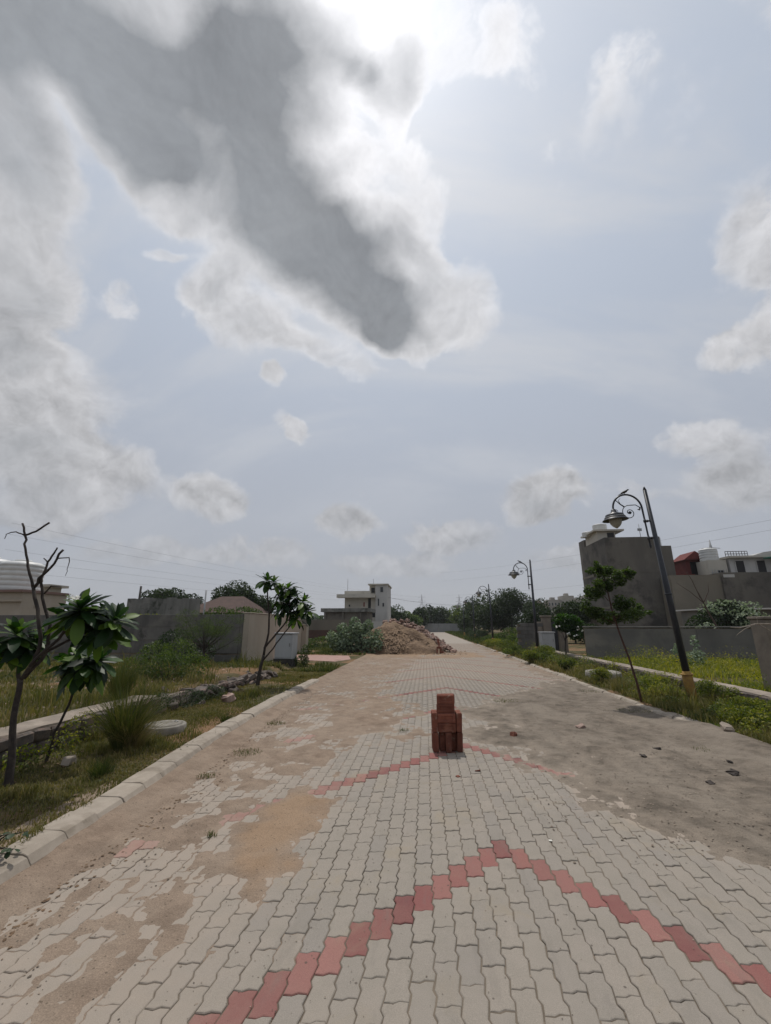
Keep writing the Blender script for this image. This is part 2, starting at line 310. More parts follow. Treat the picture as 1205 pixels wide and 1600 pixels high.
def soil_mat():
    m = bpy.data.materials.new('loose_soil'); m.use_nodes = True; t = NT(m.node_tree); p = t.n['Principled BSDF']
    p.inputs['Roughness'].default_value = 0.95; p.inputs['Specular IOR Level'].default_value = 0.15
    g = t.node('ShaderNodeNewGeometry'); pos = g.outputs['Position']
    a = t.node('ShaderNodeAttribute', attribute_name='grey'); b_ = t.node('ShaderNodeAttribute', attribute_name='sand')
    n1 = t.mr(t.noise(pos, 5, 7, 0.65), 0.35, 0.68); n2 = t.mr(t.noise(t.vm('MULTIPLY', pos, (1.0, 0.6, 1)), 1.6, 6, 0.62, 0.7), 0.38, 0.66)
    tan = t.mix(n1, (0.265, 0.200, 0.150), (0.180, 0.132, 0.098)); gry = t.mix(n1, (0.190, 0.158, 0.126), (0.098, 0.082, 0.066))
    gry = t.mix(t.m('MULTIPLY', n2, 0.8), gry, (0.235, 0.20, 0.162)); n3 = t.mr(t.noise(t.vm('MULTIPLY', pos, (1.0, 3.5, 1)), 7, 6, 0.7, 0.5), 0.50, 0.70); gry = t.mix(t.m('MULTIPLY', n3, 0.5), gry, (0.08, 0.068, 0.055)); tan = t.mix(t.m('MULTIPLY', n3, 0.35), tan, (0.14, 0.10, 0.075)); tan = t.mix(t.m('MULTIPLY', n2, 0.5), tan, (0.30, 0.24, 0.185))
    c = t.mix(a.outputs['Fac'], tan, gry); th = t.node('ShaderNodeAttribute', attribute_name='thin'); c = t.mix(t.m('MULTIPLY', th.outputs['Fac'], t.m('ADD', 0.12, t.m('MULTIPLY', a.outputs['Fac'], 0.38))), c, (0.30, 0.25, 0.20)); c = t.mix(t.m('MULTIPLY', b_.outputs['Fac'], 0.5), c, (0.31, 0.20, 0.115))
    gr = t.mr(t.noise(pos, 140, 4, 0.75), 0.3, 0.7, 0.68, 1.25, smooth=False); c = t.vm('SCALE', c, scale=gr)
    vo = t.node('ShaderNodeTexVoronoi'); vo.inputs['Scale'].default_value = 26; t.l.new(pos, vo.inputs['Vector'])
    c = t.mix(t.mr(vo.outputs['Distance'], 0.10, 0.17, 0.6, 0), c, (0.07, 0.055, 0.04))
    t.inp(p.inputs['Base Color'], c)
    b = t.node('ShaderNodeBump'); b.inputs['Strength'].default_value = 0.8; b.inputs['Distance'].default_value = 0.006
    t.inp(b.inputs['Height'], t.m('ADD', t.noise(pos, 90, 5, 0.7), t.m('MULTIPLY', t.noise(pos, 18, 5, 0.65), 2.5))); t.l.new(b.outputs[0], p.inputs['Normal'])
    return m
M_SOIL = soil_mat()
def ground_mat():
    m = bpy.data.materials.new('dry_grassy_ground'); m.use_nodes = True; t = NT(m.node_tree); p = t.n['Principled BSDF']
    p.inputs['Roughness'].default_value = 0.97; p.inputs['Specular IOR Level'].default_value = 0.1
    g = t.node('ShaderNodeNewGeometry'); pos = g.outputs['Position']
    n1 = t.mr(t.noise(pos, 2.2, 7, 0.68), 0.38, 0.64); n2 = t.mr(t.noise(pos, 0.55, 6, 0.6, 0.5), 0.48, 0.62)
    c = t.mix(n1, (0.060, 0.062, 0.028), (0.115, 0.092, 0.05)); c = t.mix(n2, c, (0.21, 0.13, 0.075))
    c = t.vm('SCALE', c, scale=t.mr(t.noise(pos, 60, 4, 0.75), 0.3, 0.7, 0.6, 1.3, smooth=False)); t.inp(p.inputs['Base Color'], c)
    b = t.node('ShaderNodeBump'); b.inputs['Strength'].default_value = 0.9; b.inputs['Distance'].default_value = 0.02
    t.inp(b.inputs['Height'], t.noise(pos, 30, 6, 0.7)); t.l.new(b.outputs[0], p.inputs['Normal'])
    return m
M_GROUND = ground_mat()
M_BED = mat('joint_sand', (0.12, 0.098, 0.074), (0.185, 0.15, 0.112), (0.075, 0.065, 0.052), scale=2.2, bump=0.5, bscale=120)
M_KERB = mat('kerb_concrete', (0.285, 0.245, 0.20), (0.335, 0.29, 0.24), (0.225, 0.19, 0.15), scale=9, bump=0.35, bscale=150, var=0.10, grime=((0.14, 0.115, 0.085), 5, 0.62, 0.75))
M_CEM = mat('weathered_cement_cap', (0.27, 0.225, 0.185), (0.20, 0.17, 0.14), (0.33, 0.28, 0.23), scale=5, bump=0.5, bscale=60, var=0.08, grime=((0.08, 0.07, 0.055), 7, 0.6, 0.75))
M_STONE = mat('rubble_stone', (0.15, 0.12, 0.10), (0.095, 0.085, 0.078), (0.19, 0.13, 0.105), scale=14, bump=0.8, bscale=60, var=0.35)
M_WALLD = mat('dark_concrete_panel', (0.138, 0.133, 0.124), (0.088, 0.087, 0.083), (0.18, 0.17, 0.153), scale=1.6, bump=0.5, bscale=50, var=0.10, streak=True, grime=((0.045, 0.045, 0.04), 1.1, 0.58, 0.74))
M_WALLR = mat('grey_cement_render', (0.155, 0.15, 0.138), (0.12, 0.118, 0.11), (0.19, 0.18, 0.158), scale=1.1, bump=0.4, bscale=45, var=0.05, grime=((0.065, 0.065, 0.06), 0.9, 0.6, 0.78))
M_CREAM = mat('cream_plaster', (0.37, 0.325, 0.265), (0.33, 0.285, 0.23), (0.40, 0.355, 0.30), scale=1.4, bump=0.2, bscale=40, streak=True, grime=((0.16, 0.13, 0.10), 1.5, 0.62, 0.8))
M_PILLAR = mat('brown_plaster_pillar', (0.19, 0.165, 0.135), (0.15, 0.13, 0.11), (0.23, 0.20, 0.165), scale=3, bump=0.4, bscale=50, grime=((0.08, 0.07, 0.06), 4, 0.62, 0.74))
M_OLDW = mat('stained_old_wall', (0.20, 0.20, 0.19), (0.11, 0.115, 0.105), (0.27, 0.265, 0.25), scale=1.5, bump=0.4, bscale=30, streak=True, grime=((0.045, 0.05, 0.04), 0.8, 0.52, 0.66))
M_BLDG = mat('bare_cement_render', (0.148, 0.137, 0.119), (0.105, 0.098, 0.088), (0.185, 0.171, 0.148), scale=0.6, bump=0.4, bscale=9, streak=True, detail=9, grime=((0.068, 0.064, 0.060), 0.35, 0.5, 0.66))
M_BLDG2 = mat('tan_cement_render', (0.18, 0.163, 0.132), (0.14, 0.128, 0.107), (0.22, 0.197, 0.16), scale=0.6, bump=0.4, bscale=9, streak=True, detail=9, grime=((0.10, 0.09, 0.08), 0.3, 0.55, 0.75))
M_WHITE = mat('white_wall_paint', (0.46, 0.46, 0.45), (0.38, 0.38, 0.37), (0.52, 0.51, 0.49), scale=0.8, bump=0.1, bscale=20, streak=True)
M_OFFW = mat('aged_cream_paint', (0.50, 0.475, 0.42), (0.43, 0.41, 0.36), (0.36, 0.34, 0.30), scale=0.7, bump=0.1, bscale=20, streak=True)
M_TANK = mat('white_tank_plastic', (0.62, 0.63, 0.62), (0.54, 0.55, 0.54), scale=2, rough=0.45, spec=0.4)
M_REDW = mat('red_brick_paint', (0.16, 0.042, 0.036), (0.12, 0.032, 0.03), scale=2)
M_DARK = mat('dark_opening', (0.012, 0.012, 0.014), rough=0.4)
M_GLASS = mat('dark_window_glass', (0.02, 0.025, 0.032), rough=0.12, spec=0.5)
M_ROOF = mat('brown_tile_roof', (0.10, 0.065, 0.055), (0.075, 0.05, 0.045), scale=3, bump=0.5, bscale=14)
M_BRICK = mat('fired_clay_brick', (0.185, 0.066, 0.042), (0.13, 0.045, 0.030), (0.24, 0.10, 0.066), scale=11, bump=0.9, bscale=110, var=0.28, dist=0.006, grime=((0.27, 0.19, 0.145), 15, 0.56, 0.72))
M_LAMP = mat('black_painted_iron', (0.016, 0.019, 0.028), (0.022, 0.025, 0.034), scale=20, rough=0.42, spec=0.5)
M_LYEL = mat('yellow_post_base_paint', (0.34, 0.21, 0.055), (0.24, 0.14, 0.05), scale=14, rough=0.65)
M_LGREY = mat('grey_lamp_metal', (0.22, 0.225, 0.225), rough=0.4, metal=0.3)
M_CABI = mat('white_sheet_metal', (0.38, 0.395, 0.41), (0.33, 0.34, 0.355), scale=3, rough=0.5, streak=True, grime=((0.25, 0.22, 0.18), 3, 0.66, 0.8))
M_BASE = mat('dark_brick_plinth', (0.05, 0.045, 0.04), (0.03, 0.03, 0.028), scale=9, bump=0.6)
M_BARK = mat('grey_brown_bark', (0.052, 0.042, 0.036), (0.032, 0.027, 0.025), (0.08, 0.068, 0.058), scale=22, bump=0.6, bscale=90)
M_BARKL = mat('pale_dry_bark', (0.36, 0.31, 0.26), (0.25, 0.21, 0.17), scale=20, bump=0.4, bscale=90)
M_MAN = mat('manhole_concrete', (0.25, 0.235, 0.205), (0.19, 0.175, 0.15), (0.30, 0.28, 0.245), scale=8, bump=0.5, bscale=80, grime=((0.10, 0.09, 0.065), 6, 0.6, 0.72))
M_PINK = mat('pink_concrete_slab', (0.37, 0.235, 0.205), (0.31, 0.20, 0.17), scale=4, bump=0.3)
M_MOUND = mat('sandy_soil_heap', (0.24, 0.165, 0.105), (0.175, 0.118, 0.078), (0.29, 0.20, 0.13), scale=2.5, bump=1.0, bscale=5, dist=0.15)
M_CHUNK = mat('broken_masonry', (0.34, 0.25, 0.21), (0.24, 0.15, 0.12), (0.42, 0.34, 0.29), scale=4, bump=0.6, bscale=20, var=0.4)
M_STEEL = mat('galvanised_steel', (0.28, 0.29, 0.30), rough=0.5, metal=0.4)
M_WIRE = mat('power_wire', (0.12, 0.125, 0.135), rough=0.6)
M_GREENA = mat('green_awning_sheet', (0.03, 0.16, 0.11), (0.025, 0.12, 0.09), scale=3, rough=0.6)
M_FARB = mat('far_apartment_paint', (0.33, 0.31, 0.27), (0.27, 0.25, 0.22), (0.38, 0.36, 0.33), scale=0.15)
M_FARB2 = mat('far_pink_apartment_paint', (0.30, 0.23, 0.20), (0.25, 0.2, 0.18), scale=0.15)
M_PETAL = mat('white_petal', (0.72, 0.71, 0.64), rough=0.6)
M_FEATHER = mat('dark_feather', (0.02, 0.018, 0.018), (0.035, 0.028, 0.024), scale=30, rough=0.6)
M_PEB = mat('road_grit', (0.12, 0.095, 0.075), (0.22, 0.18, 0.14), scale=30, var=0.5)
M_DEADL = mat('dead_leaf', (0.10, 0.06, 0.035), (0.15, 0.10, 0.06), scale=30, var=0.4)
L_FRAN = leafmat('frangipani_leaf', [(0, (0.007, 0.022, 0.008)), (0.4, (0.013, 0.040, 0.010)), (0.7, (0.034, 0.085, 0.012)), (1, (0.095, 0.165, 0.018))], rough=0.45, trans=0.34, spec=0.30, ov=1.15)
L_TREE = leafmat('tree_leaf', [(0, (0.014, 0.026, 0.013)), (0.5, (0.028, 0.050, 0.020)), (1, (0.062, 0.090, 0.030))], trans=0.22)
L_SAP = leafmat('sapling_leaf', [(0, (0.025, 0.048, 0.016)), (0.5, (0.060, 0.095, 0.026)), (1, (0.12, 0.15, 0.038))], trans=0.38)
L_WEED = leafmat('weed_leaf', [(0, (0.035, 0.055, 0.014)), (0.4, (0.085, 0.115, 0.020)), (0.7, (0.20, 0.20, 0.028)), (1, (0.34, 0.29, 0.035))], trans=0.40)
L_CAL = leafmat('milkweed_leaf', [(0, (0.09, 0.13, 0.075)), (0.3, (0.19, 0.25, 0.16)), (0.75, (0.33, 0.39, 0.27)), (1, (0.42, 0.47, 0.36))], trans=0.25, tcol=(1.1, 1.2, .9))
L_GRASS = leafmat('grass_blade', [(0, (0.034, 0.055, 0.015)), (0.4, (0.075, 0.092, 0.026)), (0.75, (0.155, 0.138, 0.052)), (1, (0.26, 0.205, 0.11))], trans=0.3, rough=0.7, spec=0.15, tcol=(1.4, 1.4, 0.7))
L_BUSH = leafmat('dark_bush_leaf', [(0, (0.010, 0.022, 0.010)), (0.5, (0.024, 0.046, 0.018)), (1, (0.055, 0.09, 0.028))], trans=0.2)

# ------------------------------------------------------------------ ground
def gz(x, y):
    """height of the natural ground; the road bed lies lower between the kerbs"""
    x = np.asarray(x, float); y = np.asarray(y, float)
    n = fbm(x * 0.9, y * 0.9, 4, 3) * 0.05 + fbm(x * 4, y * 4, 3, 9) * 0.014
    z = 0.055 + n * 0.6
    pl = np.clip((-x - 4.45) / 0.25, 0, 1) * 0.24; pr = np.clip((x - 5.95) / 0.25, 0, 1) * 0.12
    nearl = np.clip((16 - y) / 4, 0, 1)
    z = z + pl * nearl * np.where(y < 14, 1, 1) + pr * np.clip((20 - y) / 3, 0, 1)
    kl = klx(y) - 0.1
    road = (x > kl) & (x < 3.93)
    return np.where(road, -0.11, z)
def klx(y):
    return np.interp(y, [0, 2.7, 3.8, 5.0, 6.2, 8.4, 11.4, 100], [-2.36, -2.40, -2.46, -2.58, -2.68, -2.74, -2.76, -2.76])
def grid(xs, ys, zf):
    X, Y = np.meshgrid(xs, ys); Z = zf(X, Y); nx, ny = len(xs), len(ys)
    V = np.stack([X.ravel(), Y.ravel(), Z.ravel()], 1); i = np.arange((ny - 1) * (nx - 1)); r = i // (nx - 1); c = i % (nx - 1)
    a = r * nx + c; F = np.stack([a, a + 1, a + nx + 1, a + nx], 1); return V, F, X, Y, Z
xs = np.concatenate([np.linspace(-40, -12, 40)[:-1], np.linspace(-12, -2.4, 90)[:-1], np.array([-2.4, 3.85]), np.linspace(3.95, 12, 80), np.linspace(12, 45, 40)[1:]])
ys = np.concatenate([np.linspace(-6, 1, 10)[:-1], np.linspace(1, 20, 170)[:-1], np.linspace(20, 95, 110)])
def gzz(X, Y):
    z = gz(X, Y); return np.where((X > -2.75) & (X < 3.92), -0.12, z)
V, F, *_ = grid(xs, ys, gzz)
tag(link('ground', npmesh('ground', V, F, sm=True), M_GROUND), kind='structure')
V, F, *_ = grid(np.linspace(-2500, 2500, 30), np.linspace(-1500, 3500, 30), lambda X, Y: X * 0 - 0.16)
tag(link('far_ground', npmesh('far_ground', V, F), M_GROUND), kind='structure')

# ------------------------------------------------------------------ road of zigzag pavers
road = tag(link('road', MB().box((-2.85, -3, -0.10), (3.95, 96, -0.016)).mesh('road'), M_BED), kind='structure')
_x = np.arange(-2.8, 3.9, .045); _y = np.arange(1.0, 14, .05)
V, F, *_r = grid(_x, _y, lambda X, Y: np.minimum(-.0075 + fbm(X * 1.6, Y * 1.6, 5, 77) * .008, -.0045))
tag(link('joint_sand', npmesh('joint_sand', V, F, sm=True), M_BED, road), kind='stuff')
PL, PW = 0.228, 0.1035
def g_side(t):
    t = t % 1.0
    return float(np.interp(t, [0, .35, .6, 1], [0, -.0066, .0066, 0]))
def outline(simple=False):
    side = [(0.0), .35, .6, 1.0, 1.35, 1.6, 2.0]
    R_ = [(PW / 2 + g_side(t), PL / 2 - t * PL / 2) for t in side]; L_ = [(-PW / 2 + g_side(t), PL / 2 - t * PL / 2) for t in side]
    if simple: R_ = [R_[i] for i in (0, 1, 2, 4, 5, 6)]; L_ = [L_[i] for i in (0, 1, 2, 4, 5, 6)]
    e = [(-.012, -.0065), (.012, .0065)]
    def sh(p, k): x, y = p; return (x, y + k)
    R_[0] = sh(R_[0], .0045); L_[0] = sh(L_[0], -.0045); R_[-1] = sh(R_[-1], .0045); L_[-1] = sh(L_[-1], -.0045)
    top = [(e[1][0], PL / 2 + e[1][1]), (e[0][0], PL / 2 + e[0][1])]; bot = [(e[0][0], -PL / 2 + e[0][1]), (e[1][0], -PL / 2 + e[1][1])]
    return R_[::-1] + top + L_ + bot        # counter clockwise seen from above
def paver_arrays(simple):
    o = np.array(outline(simple)); n = len(o)
    def inset(d):                             # move each vertex inwards by d along its normal
        p, q = np.roll(o, 1, 0), np.roll(o, -1, 0); t = q - p; t /= np.linalg.norm(t, axis=1)[:, None]
        return o + np.stack([-t[:, 1], t[:, 0]], 1) * d
    if simple:
        r = [(inset(.0024), -.014), (inset(.006), 0)]
    else: r = [(inset(.0022), -.05), (inset(.0022), -.0045), (inset(.0050), -.0012), (inset(.0095), 0)]
    V = np.concatenate([np.column_stack([a, np.full(n, z)]) for a, z in r]); Q = []
    for k in range(len(r) - 1):
        for i in range(n): j = (i + 1) % n; Q.append((k * n + i, k * n + j, (k + 1) * n + j, (k + 1) * n + i))
    top = tuple((len(r) - 1) * n + i for i in range(n))
    return V, Q, top
def paver_mesh(name, m):
    V, Q, top = paver_arrays(False); V = np.array(V); n_ = len(top); jt = rng.normal(0, .0009, (n_, 2)); cz = (rng.random(n_) < .10) * rng.uniform(.001, .004, n_)
    for k_ in range(len(V) // n_): V[k_ * n_:(k_ + 1) * n_, :2] += jt
    V[-2 * n_:-n_, :2] *= (1 - cz * 8)[:, None]; V[-n_:, :2] *= (1 - cz * 9)[:, None]
    me = bpy.data.meshes.new(name); me.from_pydata([tuple(v) for v in V], [], Q + [top]); me.update(); me.materials.append(m); return me
PMS = [paver_mesh('paver_grey', M_PAV) for _ in range(8)]; PMRS = [paver_mesh('paver_red', M_RED) for _ in range(5)]
cells = []
NC = 66
for i in range(NC):
    x = 0.47 + (i - 32) * PW
    if x < -2.75 or x > 3.80: continue
    k = abs(i - 32); off = (i % 2) * PL / 2
    j0 = 0
    for j in range(-10, 215):
        y = 3.37 + j * PL - k * PL / 2
        if y < 0.9 or y > 36.0: continue
        red = (j % 11 == 0)
        cells.append((x, y, red))
def vis(x, y):
    v = Vector((x, y, -EYE)); m = co.rotation_euler.to_matrix(); c = m.transposed() @ v
    return -c.z > 0 and abs(c.x / -c.z) * 655 < 612 and abs(c.y / -c.z) * 655 < 815
seen = sorted([c for c in cells if c[1] < 7 and vis(c[0], c[1])], key=lambda c: c[0] ** 2 + c[1] ** 2)
def dirt_T(x, y):
    """thickness of the washed-on soil (positive = covers), and which soil it is"""
    xb = np.interp(y, [1, 2.4, 2.9, 3.3, 4.0, 4.6, 5.5, 6.5, 7.4, 7.7, 8.7, 9.0, 9.6, 12, 16, 19.5, 21, 24, 27, 36], [-2.45, -2.12, -1.95, -1.75, -1.35, -1.15, -.85, -.55, -.2, .15, .0, -.75, -1.0, -.9, -.9, -.4, 2.6, 2.8, .2, -.8])
    xr = np.interp(y, [1, 2.8, 3.3, 3.6, 4.1, 5.1, 6, 7.4, 8.5, 9.5, 10.5, 12.3, 14, 36], [3.9, 3.3, 2.30, 1.9, 1.5, 1.05, .85, .70, .85, 1.4, 2.2, 3.3, 3.55, 3.6])
    nz = fbm(x * 1.5, y * 1.1, 5, 11); nf = fbm(x * 6, y * 5, 4, 21)
    tl = np.clip((xb - x) / 0.65, -1.4, 0.42) + nz * 1.25 + nf * 0.95 + fbm(x * 19, y * 15, 3, 71) * .45 - 0.10
    # wheel-worn strips where pavers show through on the left
    tl = tl - 0.55 * np.exp(-((x + 1.75) / 0.35) ** 2) * (np.abs(y - 4.6) < 3.0) - 0.25 * np.exp(-((y - 11.5) / 2.5) ** 2)
    tg = 1 - np.sqrt(((x + 1.13) / 0.24) ** 2 + ((y - 3.55) / 0.82) ** 2)
    tl = np.maximum(tl, tg * 1.3 + nf * 0.9 + nz * .5)
    sp_ = fbm(x * 4.2, y * 3.0, 4, 91); tl = np.maximum(tl, np.clip((-1.05 - x) / 1.0, -1.2, .30) + sp_ * 1.3 - .60 + nf * .45)
    kx = klx(y); tl = np.maximum(tl, 0.9 - (x - kx) / 0.30 + nz * 0.9 + nf * .5)
    tr = np.clip((x - xr) / 0.6, -1.5, 0.95) + nz * 1.0 + nf * 0.95 + fbm(x * 19, y * 15, 3, 72) * .45
    lo = np.clip((x - 3.2) / 0.5, 0, 1) * np.clip((8.4 - y) / 1.5, 0, 1)
    tr = tr + lo * 1.9
    T = np.maximum(tl, tr)
    grey = np.clip(0.5 + (tr - tl) * 1.2, 0, 1) * np.clip((15 - y) / 3, 0.15, 1)
    sand = np.clip(tg * 1.5 + .15 + nz * 1.5 + nf, 0, 1) + np.exp(-((y - 22.3) / 2.0) ** 2) * 0.9 + np.exp(-(((y - 9) / 1.6) ** 2 + ((x + .6) / .9) ** 2)) * 0.15
    return T, grey, np.clip(sand, 0, 1)
near = seen[:300]; nearset = set((round(c[0], 3), round(c[1], 3)) for c in near)
for x, y, red in near:
    o = link('paver', random.choice(PMRS if red else PMS), None, road, (x, y, random.uniform(-.0035, .0015)), (random.gauss(0, .004), random.gauss(0, .004), random.gauss(0, .010)))
    o['dust'] = float(np.clip((dirt_T(np.array([x]), np.array([y]))[0][0] + .75) / 1.0, 0, 1))
rest = [c for c in cells if (round(c[0], 3), round(c[1], 3)) not in nearset]
def paver_field(name, lst, simple, m):
    V0, Q, top = paver_arrays(simple); n = len(V0); N = len(lst); P = np.array([(c[0], c[1]) for c in lst])
    a = rng.normal(0, .010, N); tx = rng.normal(0, .004, N); ty = rng.normal(0, .004, N); dz = rng.uniform(-.0035, .0015, N)
    ca, sa = np.cos(a)[:, None], np.sin(a)[:, None]; X, Y, Z = V0[:, 0][None], V0[:, 1][None], V0[:, 2][None]
    VX = X * ca - Y * sa + P[:, 0:1]; VY = X * sa + Y * ca + P[:, 1:2]; VZ = Z + dz[:, None] + X * tx[:, None] + Y * ty[:, None]
    V = np.stack([VX, VY, VZ], 2).reshape(-1, 3)
    V[:, :2] += rng.normal(0, .0006, (len(V), 2)); Q = np.array(Q); base = (np.arange(N) * n)
    Fq = (Q[None] + base[:, None, None]).reshape(-1, 4); Ft = (np.array(top)[None] + base[:, None])
    me = bpy.data.meshes.new(name); me.vertices.add(len(V)); me.vertices.foreach_set('co', V.astype(np.float32).ravel())
    li = np.concatenate([Fq.ravel(), Ft.ravel()]).astype(np.int32); me.loops.add(len(li)); me.loops.foreach_set('vertex_index', li)
    ls = np.concatenate([np.arange(len(Fq)) * 4, len(Fq) * 4 + np.arange(N) * len(top)]).astype(np.int32)
    me.polygons.add(len(ls)); me.polygons.foreach_set('loop_start', ls); da = me.attributes.new('dust', 'FLOAT', 'POINT'); da.data.foreach_set('value', np.clip((dirt_T(V[:, 0], V[:, 1])[0] + .75) / 1.0, 0, 1).astype(np.float32)); me.update(calc_edges=True)
    return link(name, me, m, road)
for nm, cond, simple in (('paver_field', lambda c: c[1] < 8.0, False), ('far_paver_field', lambda c: c[1] >= 8.0, True)):
    tag(paver_field(nm, [c for c in rest if cond(c) and not c[2]], simple, M_PAV), kind='stuff')
    tag(paver_field('red_' + nm, [c for c in rest if cond(c) and c[2]], simple, M_RED), kind='stuff')
# beyond the modelled pavers the same paving carries on, too far to tell the blocks apart
def far_pave_mat():
    m = bpy.data.materials.new('far_paving'); m.use_nodes = True; t = NT(m.node_tree); p = t.n['Principled BSDF']; p.inputs['Roughness'].default_value = 0.9
    g = t.node('ShaderNodeNewGeometry'); c = t.mix(t.mr(t.noise(g.outputs['Position'], 1.2, 6, 0.7), .35, .65), (0.25, 0.235, 0.21), (0.20, 0.185, 0.16))
    t.inp(p.inputs['Base Color'], dusty(t, c)); return m
tag(MB().box((-2.85, 36.05, -0.01), (4.3, 95.9, 0.0)).build('far_paving', far_pave_mat(), road), kind='stuff')
# washed-on soil, its own uneven sheet
dx = np.arange(-2.95, 4.0, 0.03)
dy = np.concatenate([np.arange(1.2, 6, .03), np.arange(6, 12, .05), np.arange(12, 36, .10)])
Xg, Yg = np.meshgrid(dx, dy); T_, GR, SA = dirt_T(Xg, Yg)
Zg = np.clip(T_ * 0.016, -0.03, 0.020) + (fbm(Xg * 9, Yg * 9, 3, 5) * 0.006 + fbm(Xg * 2.2, Yg * 2.2, 3, 6) * .006 * (GR > .5)) * (T_ > -.3)
Zg += np.clip((Xg - 3.3) / 0.45, 0, 1) * np.clip((7.6 - Yg) / 0.7, 0, 1) * np.clip((Yg - 5.0) / 0.7, 0, 1) * 0.085      # heaped over the kerb
Zg += np.clip((klx(Yg) + 0.30 - Xg) / 0.3, 0, 1) * 0.035
nx, ny = len(dx), len(dy); i = np.arange((ny - 1) * (nx - 1)); r = i // (nx - 1); c = i % (nx - 1); a = r * nx + c
Fd = np.stack([a, a + 1, a + nx + 1, a + nx], 1); zf = Zg.ravel(); keep = zf[Fd].max(1) > -0.011; Fd = Fd[keep]
Vd = np.stack([Xg.ravel(), Yg.ravel(), zf], 1); u, inv = np.unique(Fd, return_inverse=True)
tag(link('washed_soil', npmesh('washed_soil', Vd[u], inv.reshape(-1, 4), {'grey': GR.ravel()[u], 'sand': SA.ravel()[u], 'thin': np.clip(1 - T_.ravel()[u] / .75, 0, 1)}, sm=True), M_SOIL), kind='stuff')

# ------------------------------------------------------------------ kerbs
def kerb_profile(left):
    s = 1 if left else -1            # +1: road lies to +x
    pr = [(-.20, -.1), (-.20, .105), (-.192, .112), (-.03, .110), (.0, .100), (.035, .055), (.05, .0), (.05, -.1)]
    return [(s * a, b) for a, b in pr]
def kerb_mesh(left, L=0.296):
    pr = kerb_profile(left); V = []; n = len(pr); ins = .003
    for y, k in ((-L / 2, 1), (-L / 2 + ins, 0), (L / 2 - ins, 0), (L / 2, 1)):
        for a, b in pr: V.append((a * (1 - .02 * k), y, b - (.003 if k and b > .03 else 0)))
    Fc = []
    for q in range(3):
        for i_ in range(n - 1): f = (q * n + i_, q * n + i_ + 1, (q + 1) * n + i_ + 1, (q + 1) * n + i_); Fc.append(f if not left else f[::-1])
    Fc += [tuple(range(n)) if left else tuple(range(n - 1, -1, -1)), tuple(3 * n + i_ for i_ in (range(n - 1, -1, -1) if left else range(n)))]
    me = bpy.data.meshes.new('kerb_stone'); me.from_pydata(V, [], Fc); me.update(); me.materials.append(M_KERB); return me
KL, KR = kerb_mesh(True), kerb_mesh(False)
kl = tag(empty('kerb_left'), kind='structure'); kr = tag(empty('kerb_right'), kind='structure')
for q in range(34):
    y = 1.75 + q * 0.30; x0 = float(klx(y)); an = math.atan2(float(klx(y + .1) - klx(y - .1)), 0.2)
    if y > 11.5: break
    link('kerb_stone', KL, None, kl, (x0 - .05 + random.uniform(-.006, .006), y, random.uniform(-.008, .006) - .01), (0, random.uniform(-.02, .02), -an + random.uniform(-.012, .012)))
for q in range(100):
    y = 4.2 + q * 0.30
    if 17.0 < y < 17.6 or 21 < y < 21.9 or 24.2 < y < 25.3: continue
    link('kerb_stone', KR, None, kr, (3.86 + random.uniform(-.015, .015), y, -.055 + random.uniform(-.012, .008)), (0, random.uniform(-.04, .04), random.uniform(-.02, .02)))

# ------------------------------------------------------------------ plants: numpy leaf and blade builders
def rot_basis(n, up_bias=0.3):
    nrm = rng.normal(size=(n, 3)); nrm[:, 2] += up_bias * 2; nrm /= np.linalg.norm(nrm, axis=1)[:, None]
    t = rng.normal(size=(n, 3)); t -= nrm * (t * nrm).sum(1)[:, None]; t /= np.linalg.norm(t, axis=1)[:, None]
    return nrm, t, np.cross(nrm, t)
def leaf_mesh(name, C, size, tone, aspect=0.5, up=0.3, fold=0.12):
    n = len(C); nrm, t, b = rot_basis(n, up); s = (size * rng.uniform(.65, 1.25, n))[:, None]
    v0 = C - t * s * .5; v1 = C + b * s * aspect * .5 + nrm * s * fold; v2 = C + t * s * .5 - nrm * s * fold; v3 = C - b * s * aspect * .5 + nrm * s * fold
    V = np.stack([v0, v1, v2, v3], 1).reshape(-1, 3); k = np.arange(n)[:, None] * 4
    F = np.concatenate([k + np.array([[0, 1, 2]]), k + np.array([[0, 2, 3]])]).reshape(-1, 3)
    return npmesh(name, V, F, {'tone': np.repeat(tone, 4)})
def clumps(cl, n, shell=0.55):
    """points in ellipsoid clumps (cx,cy,cz,rx,ry,rz), denser near the skin; tone brighter to the top of each clump"""
    cl = np.array(cl, float); vol = (cl[:, 3] * cl[:, 4] * cl[:, 5]) ** (2 / 3); idx = rng.choice(len(cl), n, p=vol / vol.sum())
    d = rng.normal(size=(n, 3)); d /= np.linalg.norm(d, axis=1)[:, None]; r = rng.uniform(0, 1, n) ** (1 / 3) * (1 - shell) + shell * rng.uniform(.8, 1.08, n)
    P = d * r[:, None]; C = cl[idx, :3] + P * cl[idx, 3:6]
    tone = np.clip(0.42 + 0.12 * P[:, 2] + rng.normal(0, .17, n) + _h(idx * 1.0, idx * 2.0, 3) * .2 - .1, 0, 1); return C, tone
def crown_clumps(c, R3, k, f=0.42, flat=1.0):
    out_ = []
    for q in range(k):
        d = rng.normal(size=3); d /= np.linalg.norm(d); d[2] = abs(d[2]) * 1.0 - .25 if rng.random() < .8 else d[2]
        rr = rng.uniform(.45, .95); s = f * rng.uniform(.7, 1.25)
        out_.append((c[0] + d[0] * R3[0] * rr, c[1] + d[1] * R3[1] * rr, c[2] + d[2] * R3[2] * rr, R3[0] * s, R3[1] * s, R3[2] * s * flat))
    return out_
